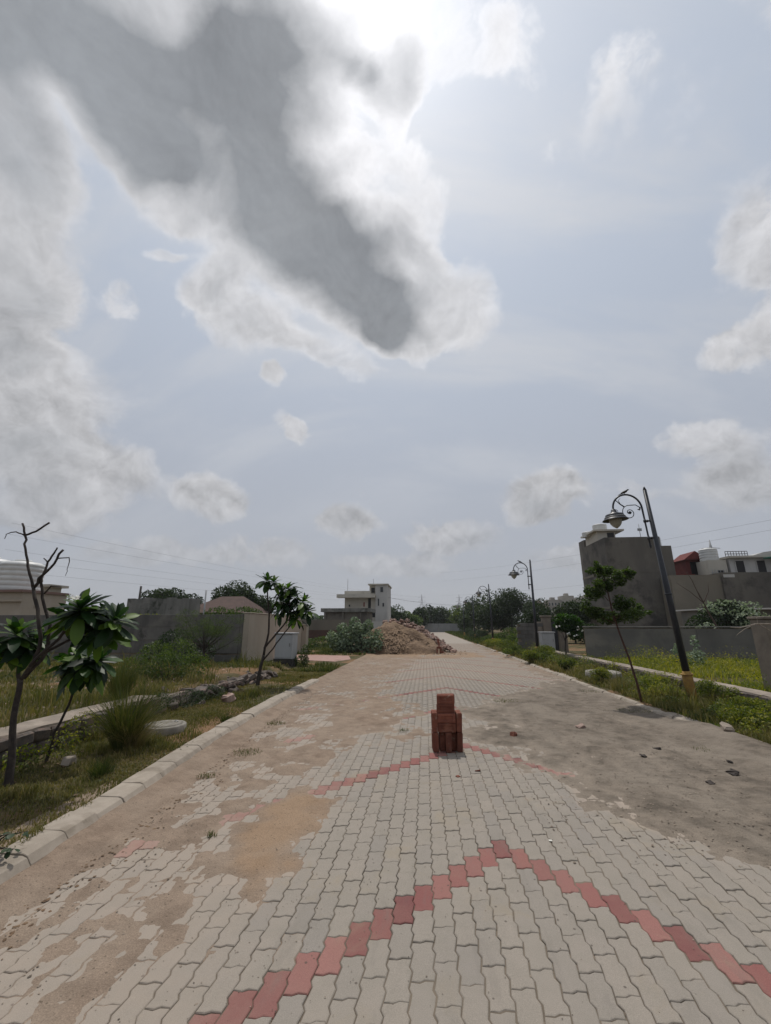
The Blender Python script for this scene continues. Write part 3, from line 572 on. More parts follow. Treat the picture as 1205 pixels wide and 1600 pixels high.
def limb_tubes(mb, base, top, tips, r0, r1, n=8):
    base, top = Vector(base), Vector(top); m = (base + top) / 2 + Vector((random.uniform(-.1, .1), random.uniform(-.1, .1), 0)) * (top - base).length
    mb.tube([base, m, top], [r0, (r0 + r1) / 2, r1], n)
    for tpt in tips:
        tpt = Vector(tpt); s_ = top if random.random() < .6 else m.lerp(top, random.random())
        q = (s_ + tpt) / 2 + Vector((random.uniform(-.1, .1), random.uniform(-.1, .1), random.uniform(0, .15))) * (tpt - s_).length
        mb.tube([s_, q, tpt], [r1 * .75, r1 * .45, r1 * .15], 6, cap=False)
def tree(name, loc, h, cr, label, group=None, n=2500, leaf=.22, k=16, cat='tree', m=None, trunk_h=0.35, sq=0.8, f=.42):
    t = empty(name, loc, label=label, cat=cat, group=group)
    cz = h - cr * sq; cl = crown_clumps((0, 0, cz), (cr, cr, cr * sq), k, f)
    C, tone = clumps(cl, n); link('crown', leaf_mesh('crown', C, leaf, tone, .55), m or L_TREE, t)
    mb = MB(); limb_tubes(mb, (0, 0, -.1), (0, 0, cz - cr * sq * .35), [c_[:3] for c_ in cl[:9]], max(.05, h * .022), max(.03, h * .014)); mb.build('trunk', M_BARK, t)
    return t
def blades(name, P, H, Wd, tone, lean=.35, m=None, seg=2):
    """grass blades as bent tapering strips"""
    n = len(P); a = rng.uniform(0, 2 * np.pi, n); d = np.stack([np.cos(a), np.sin(a), np.zeros(n)], 1); s = np.stack([-np.sin(a), np.cos(a), np.zeros(n)], 1)
    ln = (lean * rng.uniform(.2, 1.4, n))[:, None]; H = H[:, None]; Wd = Wd[:, None]; up = np.array([[0, 0, 1.0]])
    v0 = P - s * Wd; v1 = P + s * Wd; mid = P + up * H * .6 + d * H * ln * .35; v2 = mid - s * Wd * .7; v3 = mid + s * Wd * .7; tip = P + up * H * (1 - ln * .25) + d * H * ln
    V = np.stack([v0, v1, v2, v3, tip], 1).reshape(-1, 3); k = np.arange(n)[:, None] * 5
    F = np.concatenate([k + np.array([[0, 1, 3]]), k + np.array([[0, 3, 2]]), k + np.array([[2, 3, 4]])]).reshape(-1, 3)
    return npmesh(name, V, F, {'tone': np.repeat(tone, 5)})
def scatter(x0, x1, y0, y1, n, dens=None, yb=1.0):
    y = y0 + (y1 - y0) * rng.uniform(0, 1, n) ** yb; x = rng.uniform(x0, x1, n)
    if dens is not None: k = rng.uniform(0, 1, n) < dens(x, y); x, y = x[k], y[k]
    return x, y
def turf(name, x0, x1, y0, y1, n, hmin, hmax, tshift, m=L_GRASS, dens=None, w=.0022, kind='stuff', label=None, yb=1.6, xf=None, lean=.6):
    x, y = scatter(x0, x1, y0, y1, n, dens, yb)
    if xf is not None: k = xf(x, y); x, y = x[k], y[k]
    z = gz(x, y) - .005; cl = fbm(x * 1.7, y * 1.7, 4, 31); c2 = fbm(x * .6, y * .6, 3, 41)
    H = (hmin + (hmax - hmin) * np.clip(.5 + cl * .9, 0, 1)) * rng.uniform(.5, 1.2, len(x)) * (1 + (7.8 if hmax < .2 else 1.0) * np.clip(fbm(x * 2.6, y * 2.6, 3, 33) - .22, 0, 1)); dist = np.sqrt(x * x + y * y)
    Wd = w * (1 + dist / 5.0) * rng.uniform(.7, 1.3, len(x)); tone = np.clip(tshift - cl * .28 + c2 * .25 + rng.normal(0, .12, len(x)), 0, 1)
    o = link(name, blades(name, np.stack([x, y, z], 1), H, Wd, tone, lean), m); return tag(o, kind='stuff')
turf('verge_grass', -4.45, -2.5, 1.6, 14.5, 110000, .02, .06, .62, xf=lambda x, y: x < klx(y) - .22 + .06 * vnoise(y * 5, x * 3, 8), dens=lambda x, y: np.clip(.62 + fbm(x * 1.3, y * 1.3, 4, 52) * 1.2, .08, 1))
turf('verge_grass', 3.98, 5.7, 5.2, 34, 60000, .05, .17, .60, dens=lambda x, y: np.clip(.7 + fbm(x * 1.3, y * 1.3, 4, 53) * 1.2, .1, 1))
turf('plot_grass', -14, -4.6, 4, 16, 70000, .05, .18, .62, dens=lambda x, y: np.clip(.45 + fbm(x * .8, y * .8, 4, 54) * 1.6, .03, 1), w=.0028)
turf('plot_grass', 6.0, 13.5, 7.0, 17.5, 60000, .06, .24, .62, m=L_WEED, dens=lambda x, y: np.clip(.6 + fbm(x * .8, y * .8, 4, 55) * 1.4, .1, 1), w=.003)
turf('verge_grass', -9, -2.95, 13.5, 34, 40000, .05, .22, .40, dens=lambda x, y: np.clip(.5 + fbm(x * .7, y * .7, 4, 56) * 1.5, .0, 1), xf=lambda x, y: (np.abs(y - 18.5) > 2.6) | (x < -7.4), w=.003)
turf('verge_grass', 3.95, 8, 34, 92, 12000, .10, .4, .35, w=.004)
# grass and weeds sprouting at the kerb foot and through the soil
px_ = []
for cx, cy, rr, n_ in ((-2.12, 5.3, .14, 260), (-1.55, 3.35, .03, 40), (-2.2, 4.5, .07, 70), (3.62, 8.3, .25, 420), (3.55, 7.0, .14, 200), (1.55, 9.1, .20, 260), (-2.3, 6.8, .12, 140), (3.6, 10.5, .2, 200), (-.35, 6.55, .06, 60), (3.3, 5.9, .12, 130)):
    a_ = rng.uniform(0, 6.28, n_); r_ = rr * np.sqrt(rng.uniform(0, 1, n_)); px_.append(np.stack([cx + r_ * np.cos(a_) * 1.3, cy + r_ * np.sin(a_), np.full(n_, .0)], 1))
P = np.concatenate(px_); tag(link('road_weeds', blades('road_weeds', P, rng.uniform(.015, .05, len(P)), rng.uniform(.0015, .0035, len(P)), np.clip(rng.normal(.35, .15, len(P)), 0, 1), .8), L_GRASS), kind='stuff')

# broad-leaved ground weeds as one mass on the right-hand verge, taller clumps are things of their own
def weed_cover(name, x0, x1, y0, y1, n, hz, leaf, m, tone0, dens, yb=1.5):
    x, y = scatter(x0, x1, y0, y1, n, dens, yb); hh = np.clip(.38 + fbm(x * 1.5, y * 1.5, 4, 61) * 1.5, .05, 1.15) * hz
    z = gz(x, y) + hh * rng.uniform(0, 1, len(x)) ** .6; tone = np.clip(tone0 + fbm(x * 1.4, y * 1.4, 4, 62) * .95 + rng.normal(0, .15, len(x)) + (z - gz(x, y)) / hz * .15, 0, 1)
    return tag(link(name, leaf_mesh(name, np.stack([x, y, z], 1), leaf, tone, .5, .8), m), kind='stuff')
weed_cover('verge_weeds', 4.05, 5.75, 5.3, 30, 70000, .55, .042, L_WEED, .56, lambda x, y: np.clip(.55 + fbm(x * .9, y * .7, 3, 63) * 1.8 - 2.5 * np.exp(-(((x - 4.65) / .55) ** 2 + ((y - 12.0) / 1.0) ** 2)), 0, 1))
weed_cover('plot_weeds', 6.05, 12.5, 7.5, 17.2, 40000, .55, .045, L_WEED, .62, lambda x, y: np.clip(.35 + fbm(x * .6, y * .6, 3, 64) * 1.8 + .4 * (y > 13), 0, 1))
weed_cover('verge_weeds', -4.4, -2.75, 2.0, 9, 5000, .07, .022, L_BUSH, .45, lambda x, y: np.clip(fbm(x * 1.1, y * 1.1, 3, 65) * 1.6 + .1 + .8 * (x < -4.0), 0, 1))
weed_cover('plot_weeds', -11, -5, 8.5, 15, 9000, .25, .04, L_BUSH, .6, lambda x, y: np.clip(fbm(x * .6, y * .6, 3, 66) * 2.2, 0, 1))

def bush(name, loc, cl, n, leaf, m, label, group=None, cat='bush', aspect=.5, stems=8, up=.3, sr=.012):
    t = empty(name, loc, label=label, cat=cat, group=group)
    C, tone = clumps(cl, n, .35); link('foliage', leaf_mesh('foliage', C, leaf, tone, aspect, up), m, t)
    mb = MB()
    for q in range(stems):
        c_ = cl[q % len(cl)]; e = Vector(c_[:3]) + Vector((random.uniform(-.5, .5) * c_[3], random.uniform(-.5, .5) * c_[4], c_[5] * .6)); mb.tube([(random.uniform(-.08, .08), random.uniform(-.08, .08), -.05), e * .5 + Vector((0, 0, .05)), e], [sr, sr * .7, sr * .3], 5, cap=False)
    mb.build('stems', M_BARK, t); return t
G = lambda x, y: float(gz(x, y))
def sprig(h, w, k=5): return crown_clumps((0, 0, h * .55), (w, w, h * .5), k, .5)

# weed bushes along the right kerb
wl = [(4.35, 14.2, .40, .30, 'low bright weed bush spilling over the right kerb beside the first cabinet'), (4.15, 17.4, .45, .45, 'bushy green weed on the right kerb just before the white cabinet'),
      (4.75, 18.3, .55, .5, 'tall green weed clump at the foot of the second lamp post'), (4.1, 21.0, .5, .55, 'round green weed clump past the cabinet at the kerb edge'), (4.5, 24.5, .6, .6, 'dense green weed bush half way to the third lamp post'),
      (4.2, 28.0, .6, .6, 'green weed bush close before the third lamp post'), (5.3, 20.2, .55, .4, 'weed bush tucked between cabinet and low wall'), (4.25, 11.4, .38, .22, 'small weed sprouting through the right kerb near the round concrete cover'),
      (5.0, 10.3, .35, .3, 'yellow-green weed between sapling and nearest lamp post'), (5.35, 9.0, .42, .33, 'yellowish weed bush around the yellow base of the nearest lamp post'), (5.1, 7.6, .34, .35, 'leafy yellow-green weed in the right verge at the picture edge'), (4.5, 6.9, .26, .28, 'low dark green weed by the buried right kerb')]
for x, y, h, w_, lb in wl:
    bush('weed_bush', (x, y, G(x, y) - .02), sprig(h, w_, 7), int(1100 + 2600 * w_), .05 if y > 12 else .036, L_WEED, lb, 'weed bushes on the right verge', stems=7, sr=.005)

# ------------------------------------------------------------------ low boundary walls of rubble with cement capping
def stone_mesh(sx, sy, sz, jit=.22, name='stone'):
    mb = MB(); mb.box((-sx / 2, -sy / 2, -sz / 2), (sx / 2, sy / 2, sz / 2), ch=min(sx, sy, sz) * .18); mb.v = [(a * (1 + random.uniform(-jit, jit) * .4) + random.uniform(-jit, jit) * sx * .1, b * (1 + random.uniform(-jit, jit) * .4), c + random.uniform(-jit, jit) * sz * .15) for a, b, c in mb.v]
    return mb.mesh(name)
STN = [stone_mesh(.24, .2, .13) for _ in range(6)]
for me_ in STN: me_.materials.append(M_STONE)
CHK = [stone_mesh(.34, .26, .16, .6, 'rubble_chunk') for _ in range(6)]
for me_ in CHK: me_.materials.append(M_CHUNK)
def low_wall(name, x, y0, y1, h, w_, label, side, rubble_from=None):
    t = empty(name, (x, 0, 0), label=label, cat='wall')
    MB().box((-w_ / 2, y0, -.1), (w_ / 2, y1 if rubble_from is None else rubble_from, h - .05)).build('core', M_BED, t)
    y = y0
    while y < y1:                                  # capping cast in bays
        if rubble_from is None or y < rubble_from:
            L = random.uniform(1.3, 1.9); ye = min(y + L, rubble_from or y1)
            n_ = 10; mb = MB(); V_ = []
            for i_ in range(n_ + 1):
                yy = y + .006 + (ye - y - .012) * i_ / n_; a_ = w_ / 2 + .015
                for q, (sx_, zz) in enumerate(((-a_, h - .045), (-a_, h - .006), (-a_ + .02, h), (a_ - .02, h), (a_, h - .006), (a_, h - .045))):
                    V_.append((sx_ + random.uniform(-.012, .012), yy, zz + random.uniform(-.005, .005)))
            Fv = [(i_ * 6 + q, i_ * 6 + (q + 1) % 6, (i_ + 1) * 6 + (q + 1) % 6, (i_ + 1) * 6 + q) for i_ in range(n_) for q in range(6)] + [tuple(range(5, -1, -1)), tuple(n_ * 6 + q for q in range(6))]
            mb.add(V_, [f[::-1] for f in Fv]); mb.build('capping', M_CEM, t); y = ye
        else: break
    if side:                                       # facing stones on the road side
        yy = y0
        lim = rubble_from or y1
        for row in range(3):
            yy = y0 + row * .09; zc_ = -.02 + row * (h / 2.9) + .04
            while yy < lim:
                L = random.uniform(.17, .30); link('stone', random.choice(STN), None, t, (side * (w_ / 2 - .045), yy + L / 2, zc_), (random.uniform(-.12, .12), random.uniform(-.15, .15), R(90) + random.uniform(-.15, .15))).scale = (L / .24, 1, h / .36)
                yy += L + .012
    if rubble_from is not None:
        mbr = MB(); ny_ = 14
        for q in range(ny_): ya = rubble_from + (y1 - rubble_from) * q / ny_; hh_ = h * random.uniform(.55, .85) * (1 - .3 * q / ny_); mbr.box((-w_ * .42, ya, -.1), (w_ * .42, ya + (y1 - rubble_from) / ny_ - .01, hh_), ch=.03, jit=.025)
        mbr.build('broken_core', M_STONE, t)
        for q in range(150):
            yy = random.uniform(rubble_from - .1, y1); f_ = 1 - (yy - rubble_from) / (y1 - rubble_from) * .35
            o_ = link('stone', random.choice(STN), None, t, (random.gauss(0, .17), yy, random.uniform(.02, h * .85 * f_)), (random.uniform(-.6, .6), random.uniform(-.6, .6), random.uniform(0, 6))); s_ = random.uniform(.35, .95); o_.scale = (s_, s_, s_)
    return t
low_wall('low_wall', -4.50, 0.6, 12.3, .36, .36, 'low rubble wall with cement capping crumbling behind the left grass verge', 1, 6.9)
wr = low_wall('low_wall', 5.88, 4.0, 21.5, .30, .34, 'long low stone wall with pale cement top along the right verge', -1)

# ------------------------------------------------------------------ tall boundary walls
def panel_wall(name, x0, x1, y, h, m, label, ph=.46, pl=2.05, th=.10, cope=True, lo=0.0):
    t = empty(name, (0, y, 0), label=label, cat='wall'); x = x0; nrow = max(1, round((h - lo) / ph)); hh = (h - lo) / nrow
    meshes = {}
    MB().box((x0, .02, -.1), (x1, th - .02, h - .03)).build('core', M_BED, t)
    while x < x1 - .05:
        xe = min(x + pl, x1); L = xe - x
        for r_ in range(nrow):
            key = round(L, 2)
            if key not in meshes: me_ = MB().box((0, 0, 0), (L - .012, th, hh - .010), ch=.006).mesh('wall_panel'); me_.materials.append(m); meshes[key] = me_
            link('wall_panel', meshes[key], None, t, (x + .006, random.uniform(-.006, .006), lo + r_ * hh + .005 - (.05 if r_ == 0 else 0)), (random.uniform(-.006, .006), 0, 0))
        x = xe
    if cope: MB().box((x0 - .02, -.03, h - .002), (x1 + .02, th + .03, h + .045), ch=.01).build('coping', m, t)
    return t
panel_wall('boundary_wall', -17.0, -6.62, 15.3, 1.83, M_WALLD, 'tall dark grey concrete panel wall across the left plot', cope=False)
panel_wall('boundary_wall', 6.15, 15.0, 17.6, 1.36, M_WALLR, 'plain grey cement wall across the right plot behind the nearest lamp post', ph=1.36, pl=4.1)
t = empty('boundary_wall', (0, 0, 0), label='cream plastered wall running away from the road beside the left cabinet', cat='wall')
MB().box((-6.60, 15.25, -.1), (-6.38, 22.0, 1.86), ch=.01).build('plaster', M_CREAM, t)
MB().box((-6.63, 15.22, 1.863), (-6.35, 22.03, 1.90), ch=.008).build('coping', M_CREAM, t)
t = empty('gate_pillar', (-6.45, 22.35, 0), label='square cream gate pillar ending the cream wall on the left', cat='pillar')
MB().box((-.25, -.22, -.1), (.28, .25, 1.42), ch=.012).build('shaft', M_CREAM, t); MB().box((-.29, -.26, 1.423), (.32, .29, 1.48), ch=.01).build('cap', M_CREAM, t)
t = empty('old_wall', (0, 22, 0), label='high stained old wall showing over the dark panel wall', cat='wall')
mb = MB()
for k in range(9): mb.box((-16.2 + k * .45, 0, 0), (-16.2 + (k + 1) * .45 - .004, .25, 2.86 + random.uniform(-.04, .04)), jit=.01)
mb.build('render', M_OLDW, t)

# gate and block wall on the right, beyond the cabinet
t = empty('block_wall', (0, 24, 0), label='dark grey hollow-block wall beside the right-hand gate pillars', cat='wall'); mb = MB()
for r_ in range(8):
    x = 4.9 + (.2 if r_ % 2 else 0)
    while x < 5.95: mb.box((x, random.uniform(-.006, .006), r_ * .195), (x + .39, .18, r_ * .195 + .187), ch=.006); x += .4
tag(mb.build('blockwork', M_WALLD, t), kind='stuff'); MB().box((4.95, .03, 0), (6.25, .15, 1.5)).build('core', M_BED, t)
t = empty('boundary_wall', (0, 24, 0), label='short plastered wall piece joining block wall to gate pillar', cat='wall')
MB().box((6.0, 0, -.1), (6.25, .2, 1.62), ch=.01).build('plaster', M_PILLAR, t)
for x_, lb in ((6.28, 'plastered gate pillar nearer the second lamp post'), (7.05, 'plastered gate pillar behind the white flowering tree')):
    t = empty('gate_pillar', (x_, 24, 0), label=lb, cat='pillar', group='gate pillars on the right')
    MB().box((0, -.05, -.1), (.42, .35, 1.86), ch=.012).build('shaft', M_PILLAR, t); MB().box((-.05, -.10, 1.863), (.47, .40, 1.95), ch=.01).build('cap', M_PILLAR, t)
t = empty('gate', (6.72, 24.1, 0), label='dark closed metal gate between the plastered pillars', cat='gate')
for k in range(5): MB().box((k * .064, 0, .05), (k * .064 + .058, .03, 1.6)).build('gate_slat', M_REDW if False else M_LAMP, t)
t = empty('gate_pillar', (6.78, 9.35, 0), label='brown plastered pillar at the right picture edge with a dark socket hole', cat='pillar')
MB().box((0, 0, -.1), (.45, .42, 1.56), ch=.015).build('shaft', M_PILLAR, t); MB().box((-.03, -.03, 1.563), (.48, .45, 1.62), ch=.012).build('cap', M_PILLAR, t)
MB().tube([(.10, -.002, 1.13), (.10, .004, 1.13)], .035, 10).build('socket_hole', M_DARK, t)
MB().box((.22, -.012, 1.02), (.27, -.002, 1.26)).build('hinge_strap', M_BARK, t)

# ------------------------------------------------------------------ lamps
def scroll(c, r0, turns, a0, sgn=1, n=26, shrink=.12):
    P_ = []
    for i_ in range(n + 1):
        f_ = i_ / n; a_ = a0 + sgn * turns * 2 * math.pi * f_; r_ = r0 * (1 - f_ * (1 - shrink)); P_.append((c[0] + r_ * math.cos(a_), 0, c[2] + r_ * math.sin(a_)))
    return P_
def make_lamp(loc, label):
    t = empty('street_lamp', loc, label=label, cat='street lamp', group='ornamental street lamps along the right verge')
    H = 4.20
    mb = MB(); mb.tube([(0, 0, .55), (0, 0, 2.0), (0, 0, H - .03)], [.062, .055, .036], 14); mb.tube([(0, 0, H - .03), (0, 0, H + .05)], [.036, .010], 14)
    mb.lathe([(.060, 1.98), (.066, 1.985), (.066, 2.01), (.056, 2.015)], n=14); mb.build('pole', M_LAMP, t)
    mb = MB(); mb.lathe([(.088, -.1), (.088, .45), (.082, .50), (.066, .56)], n=16); mb.build('pole_base', M_LYEL, t)
    mb = MB(); mb.lathe([(.10, .485), (.105, .50), (.10, .515)], n=16); mb.build('base_collar', M_LYEL, t)
    # swan-neck arm reaching over the road (towards -x)
    ax = -.14; top = 3.76; cx = -.44; r_ = .30
    arm = [(ax, 0, 3.02), (ax, 0, 3.2), (ax, 0, 3.55)] + [(cx + r_ * math.cos(a_), 0, top + .03 + r_ * 1.02 * math.sin(a_)) for a_ in [math.pi * k / 16 for k in range(0, 17)]] + [(cx - r_, 0, 3.78)]
    MB().tube(arm, [.017] * 3 + [.019] * (len(arm) - 3), 10).build('arm', M_LAMP, t)
    mb = MB(); mb.lathe([(.004, -.10), (.020, -.06), (.026, -.03), (.016, 0), (.022, .01)], (ax, 0, 3.02), 10); mb.build('arm_finial', M_LAMP, t)
    for z in (3.14, 3.50):
        mb = MB(); mb.tube([(ax, 0, z), (-.03, 0, z)], .018, 8); mb.lathe([(.026, -.03), (.032, 0), (.026, .03)], (ax, 0, z), 10); mb.tube([(-.105, 0, z), (-.095, 0, z), (-.08, 0, z), (-.07, 0, z)], [.01, .03, .03, .01], 10); mb.build('bracket', M_LAMP, t)
    mb = MB()
    mb.tube([(-.18, 0, 3.80), (-.26, 0, 3.86), (-.38, 0, 3.86)] + scroll((-.42, 0, 3.70), .165, 1.45, math.pi * .42, 1), [.009] * 30, 6)
    mb.lathe([(.004, -.035), (.032, -.012), (.034, .012), (.004, .035)], (-.41, 0, 3.70), 10)
    mb.tube([(-.50, 0, 3.83), (-.58, 0, 3.90), (-.66, 0, 3.99)], [.014, .012, .008], 6); mb.tube([(-.57, 0, 3.89), (-.60, 0, 3.98), (-.55, 0, 4.02)], [.008, .006, .004], 5)
    mb.tube([(-.57, 0, 3.66), (-.64, 0, 3.60), (-.69, 0, 3.56)], [.014, .012, .006], 6); mb.tube(scroll((-.70, 0, 3.74), .05, 1.2, 0, 1, 14), .006, 5)
    mb.tube([(-.18, 0, 3.80), (-.20, 0, 3.75), (-.24, 0, 3.76)], [.016, .02, .008], 6)
    mb.build('scrollwork', M_LAMP, t)
    lx, lz = cx - r_, 3.78
    mb = MB(); mb.lathe([(.02, .02), (.045, .0), (.06, -.05), (.085, -.07), (.09, -.075), (.17, -.10), (.185, -.15), (.18, -.155), (.20, -.175), (.245, -.215), (.25, -.225), (.238, -.222), (.16, -.17), (.05, -.12)], (lx, 0, lz), 28); mb.build('lamp_shade', M_LAMP, t)
    mb = MB(); mb.lathe([(.186, -.146), (.196, -.15), (.204, -.172), (.19, -.17)], (lx, 0, lz), 28); mb.build('shade_band', M_LGREY, t)
    mb = MB(); mb.lathe([(.11, -.16), (.125, -.22), (.11, -.29), (.075, -.345), (.035, -.38), (.006, -.40)], (lx, 0, lz), 20); mb.build('lamp_glass', mat('frosted_lamp_glass', (0.30, 0.30, 0.26), rough=.35) if 'frosted_lamp_glass' not in MATS else MATS['frosted_lamp_glass'], t)
    return t
l1 = make_lamp((4.93, 8.95, G(4.93, 8.95)), 'nearest black lamp post, leaning over the right verge with a bird on its arm'); l1.rotation_euler = (R(0), R(-3.2), R(4))
for (x, y), lb, rot in (((4.66, 19.0), 'second black lamp post, rising beside the right-hand white cabinet', (0, R(.2), 0)), ((4.62, 30.7), 'third lamp post, standing before the big round dark tree', (0, R(-1.2), 0)),
                   ((4.7, 42.5), 'fourth small lamp post among the trees at the road bend', (0, R(-.6), 0)), ((4.75, 54.5), 'farthest faint lamp post over the tree line near the road end', (0, R(.5), 0))):
    c_ = copy_tree(l1); c_.location = (x, y, G(x, y) - .02); c_.rotation_euler = rot; c_['label'] = lb
def bird(loc, rz, label):
    t = empty('bird', loc, rz, label=label, cat='bird', group='birds perched on the lamp arms'); t.scale = (.78, .78, .78)
    mb = MB(); mb.tube([(-.17, 0, -.015), (-.13, 0, .0), (-.09, 0, .02), (-.05, 0, .045), (0, 0, .065), (.045, 0, .085), (.07, 0, .108), (.09, 0, .122), (.108, 0, .122), (.118, 0, .118), (.136, 0, .112)], [.006, .010, .014, .028, .036, .032, .021, .023, .018, .007, .002], 10)
    mb.build('body', M_FEATHER, t)
    for s in (-1, 1):
        MB().tube([(.03, s * .030, .078), (-.02, s * .036, .062), (-.10, s * .020, .018)], [.012, .017, .003], 6).build('wing', M_FEATHER, t)
        MB().tube([(.0, s * .014, .045), (.006, s * .014, .02), (.0, s * .014, -.003), (.022, s * .014, -.004)], [.006, .003, .0028, .002], 5).build('leg', M_BARKL, t)
M_ = Matrix.Translation(l1.location) @ Euler(l1.rotation_euler).to_matrix().to_4x4()
p_ = M_ @ Vector((-.44, 0, 4.103)); bird(p_, R(-12), 'small dark bird perched on the arm of the nearest lamp post')
bird((4.66 - .43, 19.0, G(4.66, 19.0) - .02 + 4.103), R(160), 'small dark bird perched on the arm of the second lamp post')

# ------------------------------------------------------------------ utility cabinets
def cabinet(loc, rz, label, w_=.80, d_=.45, h=.92):
    t = empty('utility_cabinet', loc, rz, label=label, cat='cabinet', group='white utility cabinets on the verges')
    MB().box((-w_ / 2 - .03, -d_ / 2 - .02, -.1), (w_ / 2 + .03, d_ / 2 + .02, .22), ch=.01).build('plinth', M_BASE, t)
    MB().box((-w_ / 2, -d_ / 2, .223), (w_ / 2, d_ / 2, h + .12), ch=.006).build('body', M_CABI, t)
    MB().box((-w_ / 2 - .035, -d_ / 2 - .05, h + .123), (w_ / 2 + .035, d_ / 2 + .03, h + .165), ch=.008).build('lid', M_CABI, t)
    dr = MB().box((-w_ / 2 + .03, -d_ / 2 - .012, .26), (w_ / 2 - .03, -d_ / 2 - .002, h + .08), ch=.004).build('door', M_CABI, t)
    MB().box((w_ / 2 - .10, -d_ / 2 - .030, .62), (w_ / 2 - .075, -d_ / 2 - .013, .74)).build('handle', M_LGREY, dr)
cabinet((-4.87, 15.0, G(-4.87, 15.0)), R(-8), 'white metal utility cabinet on a dark plinth behind the left flowering tree', .64, .42, .92)
cabinet((5.88, 22.0, G(5.88, 22.0) + .02), R(6), 'white metal utility cabinet on the right verge beside the second lamp post', .62, .4, .90)

# ------------------------------------------------------------------ manhole covers
def manhole(loc, r, h, label, tilt=(0, 0, 0)):
    t = empty('manhole', loc, label=label, cat='manhole', group='round concrete manholes in the verges'); t.rotation_euler = tilt
    mb = MB(); mb.lathe([(r, -.1), (r, h - .012), (r - .012, h), (r - .05, h), (r - .055, h - .02)], n=36); mb.build('ring', M_MAN, t)
    mb = MB(); mb.lathe([(r - .06, h - .03), (r - .062, h + .004), (r - .075, h + .012), (.10, h + .016), (.09, h + .006), (.002, h + .005)], n=36); mb.build('cover', M_MAN, t)
    for a_ in (0.5, 3.6): MB().tube([((r * .5) * math.cos(a_) - .03, (r * .5) * math.sin(a_), h + .012), ((r * .5) * math.cos(a_), (r * .5) * math.sin(a_), h + .035), ((r * .5) * math.cos(a_) + .03, (r * .5) * math.sin(a_), h + .012)], .005, 6).build('lifting_hook', M_STEEL, t)
manhole((-3.56, 5.95, G(-3.56, 5.95) - .02), .27, .12, 'round raised concrete manhole beside the grass tuft on the left verge')
manhole((4.72, 12.5, G(4.72, 12.5) - .02), .44, .20, 'round flat concrete manhole in the right verge weeds before the sapling', (R(2), 0, 0))

# ------------------------------------------------------------------ brick stacks
def brick_mesh():
    L, Wd, Hh = .228, .108, .072; mb = MB(); mb.box((-L / 2, -Wd / 2, -Hh / 2), (L / 2, Wd / 2, Hh / 2), ch=.005, jit=.0012)
    # frog: shallow recess framed on the top face
    V_ = mb.v; top = len(V_)
    x_, y_ = L * .36, Wd * .27; z1 = Hh / 2 + .0012
    mb.add([(-x_ - .008, -y_ - .008, z1), (x_ + .008, -y_ - .008, z1), (x_ + .008, y_ + .008, z1), (-x_ - .008, y_ + .008, z1), (-x_, -y_, z1 - .0008), (x_, -y_, z1 - .0008), (x_, y_, z1 - .0008), (-x_, y_, z1 - .0008)], [(0, 1, 5, 4), (1, 2, 6, 5), (2, 3, 7, 6), (3, 0, 4, 7), (4, 5, 6, 7)])
    me = mb.mesh('brick'); me.materials.append(M_BRICK); return me
BR = brick_mesh()
def frog_brick():
    L, Wd, Hh = .228, .108, .072; x0, y0, z0 = L / 2, Wd / 2, Hh / 2; c = .008
    mb = MB(); mb.box((-x0, -y0, -z0), (x0, y0, z0), ch=c, jit=.0028); mb.f = [f for f in mb.f if len(f) < 8 or f == tuple(range(7, -1, -1))]; mb.sm = [False] * len(mb.f)
    xi, yi = L * .36, Wd * .25; b = len(mb.v)
    mb.v += [(-xi, -yi, z0), (xi, -yi, z0), (xi, yi, z0), (-xi, yi, z0), (-xi + .01, -yi + .01, z0 - .011), (xi - .01, -yi + .01, z0 - .011), (xi - .01, yi - .01, z0 - .011), (-xi + .01, yi - .01, z0 - .011)]
    o = [24 + i_ for i_ in range(8)]; i4 = [b, b + 1, b + 2, b + 3]
    # outer octagon order: corner0 (two), corner1 (two), corner2, corner3
    F_ = [(o[0], o[1], i4[0]), (o[1], o[2], i4[1], i4[0]), (o[2], o[3], i4[1]), (o[3], o[4], i4[2], i4[1]), (o[4], o[5], i4[2]), (o[5], o[6], i4[3], i4[2]), (o[6], o[7], i4[3]), (o[7], o[0], i4[0], i4[3])]
    F_ += [(b, b + 1, b + 5, b + 4), (b + 1, b + 2, b + 6, b + 5), (b + 2, b + 3, b + 7, b + 6), (b + 3, b, b + 4, b + 7), (b + 4, b + 5, b + 6, b + 7)]
    mb.f += F_; mb.sm += [False] * len(F_); me = mb.mesh('brick'); me.materials.append(M_BRICK); return me
BR = frog_brick()
BX = [(.228, .108, .072)]
def brick(t, x, y, z, rot): return link('brick', BR, None, t, (x, y, z), rot)
ED = R(90)
t = empty('brick_stack', (0.225, 5.62, 0.0), R(4), label='upright stack of red clay bricks standing in the middle of the paved road', cat='brick stack')
# two side columns: bricks on end, narrow side to the viewer
for s, dz in ((-1, 0), (1, 0)):
    for k in range(2):
        for d_ in range(2):
            brick(t, s * (.151 + (.004 if s > 0 else 0)), -.02 + d_ * .112, .114 + k * .230 + random.uniform(0, .002), (0, ED, 0) if False else (0, s * ED + random.uniform(-.012, .012) + (.02 if s > 0 else -.01), random.uniform(-.02, .02)))
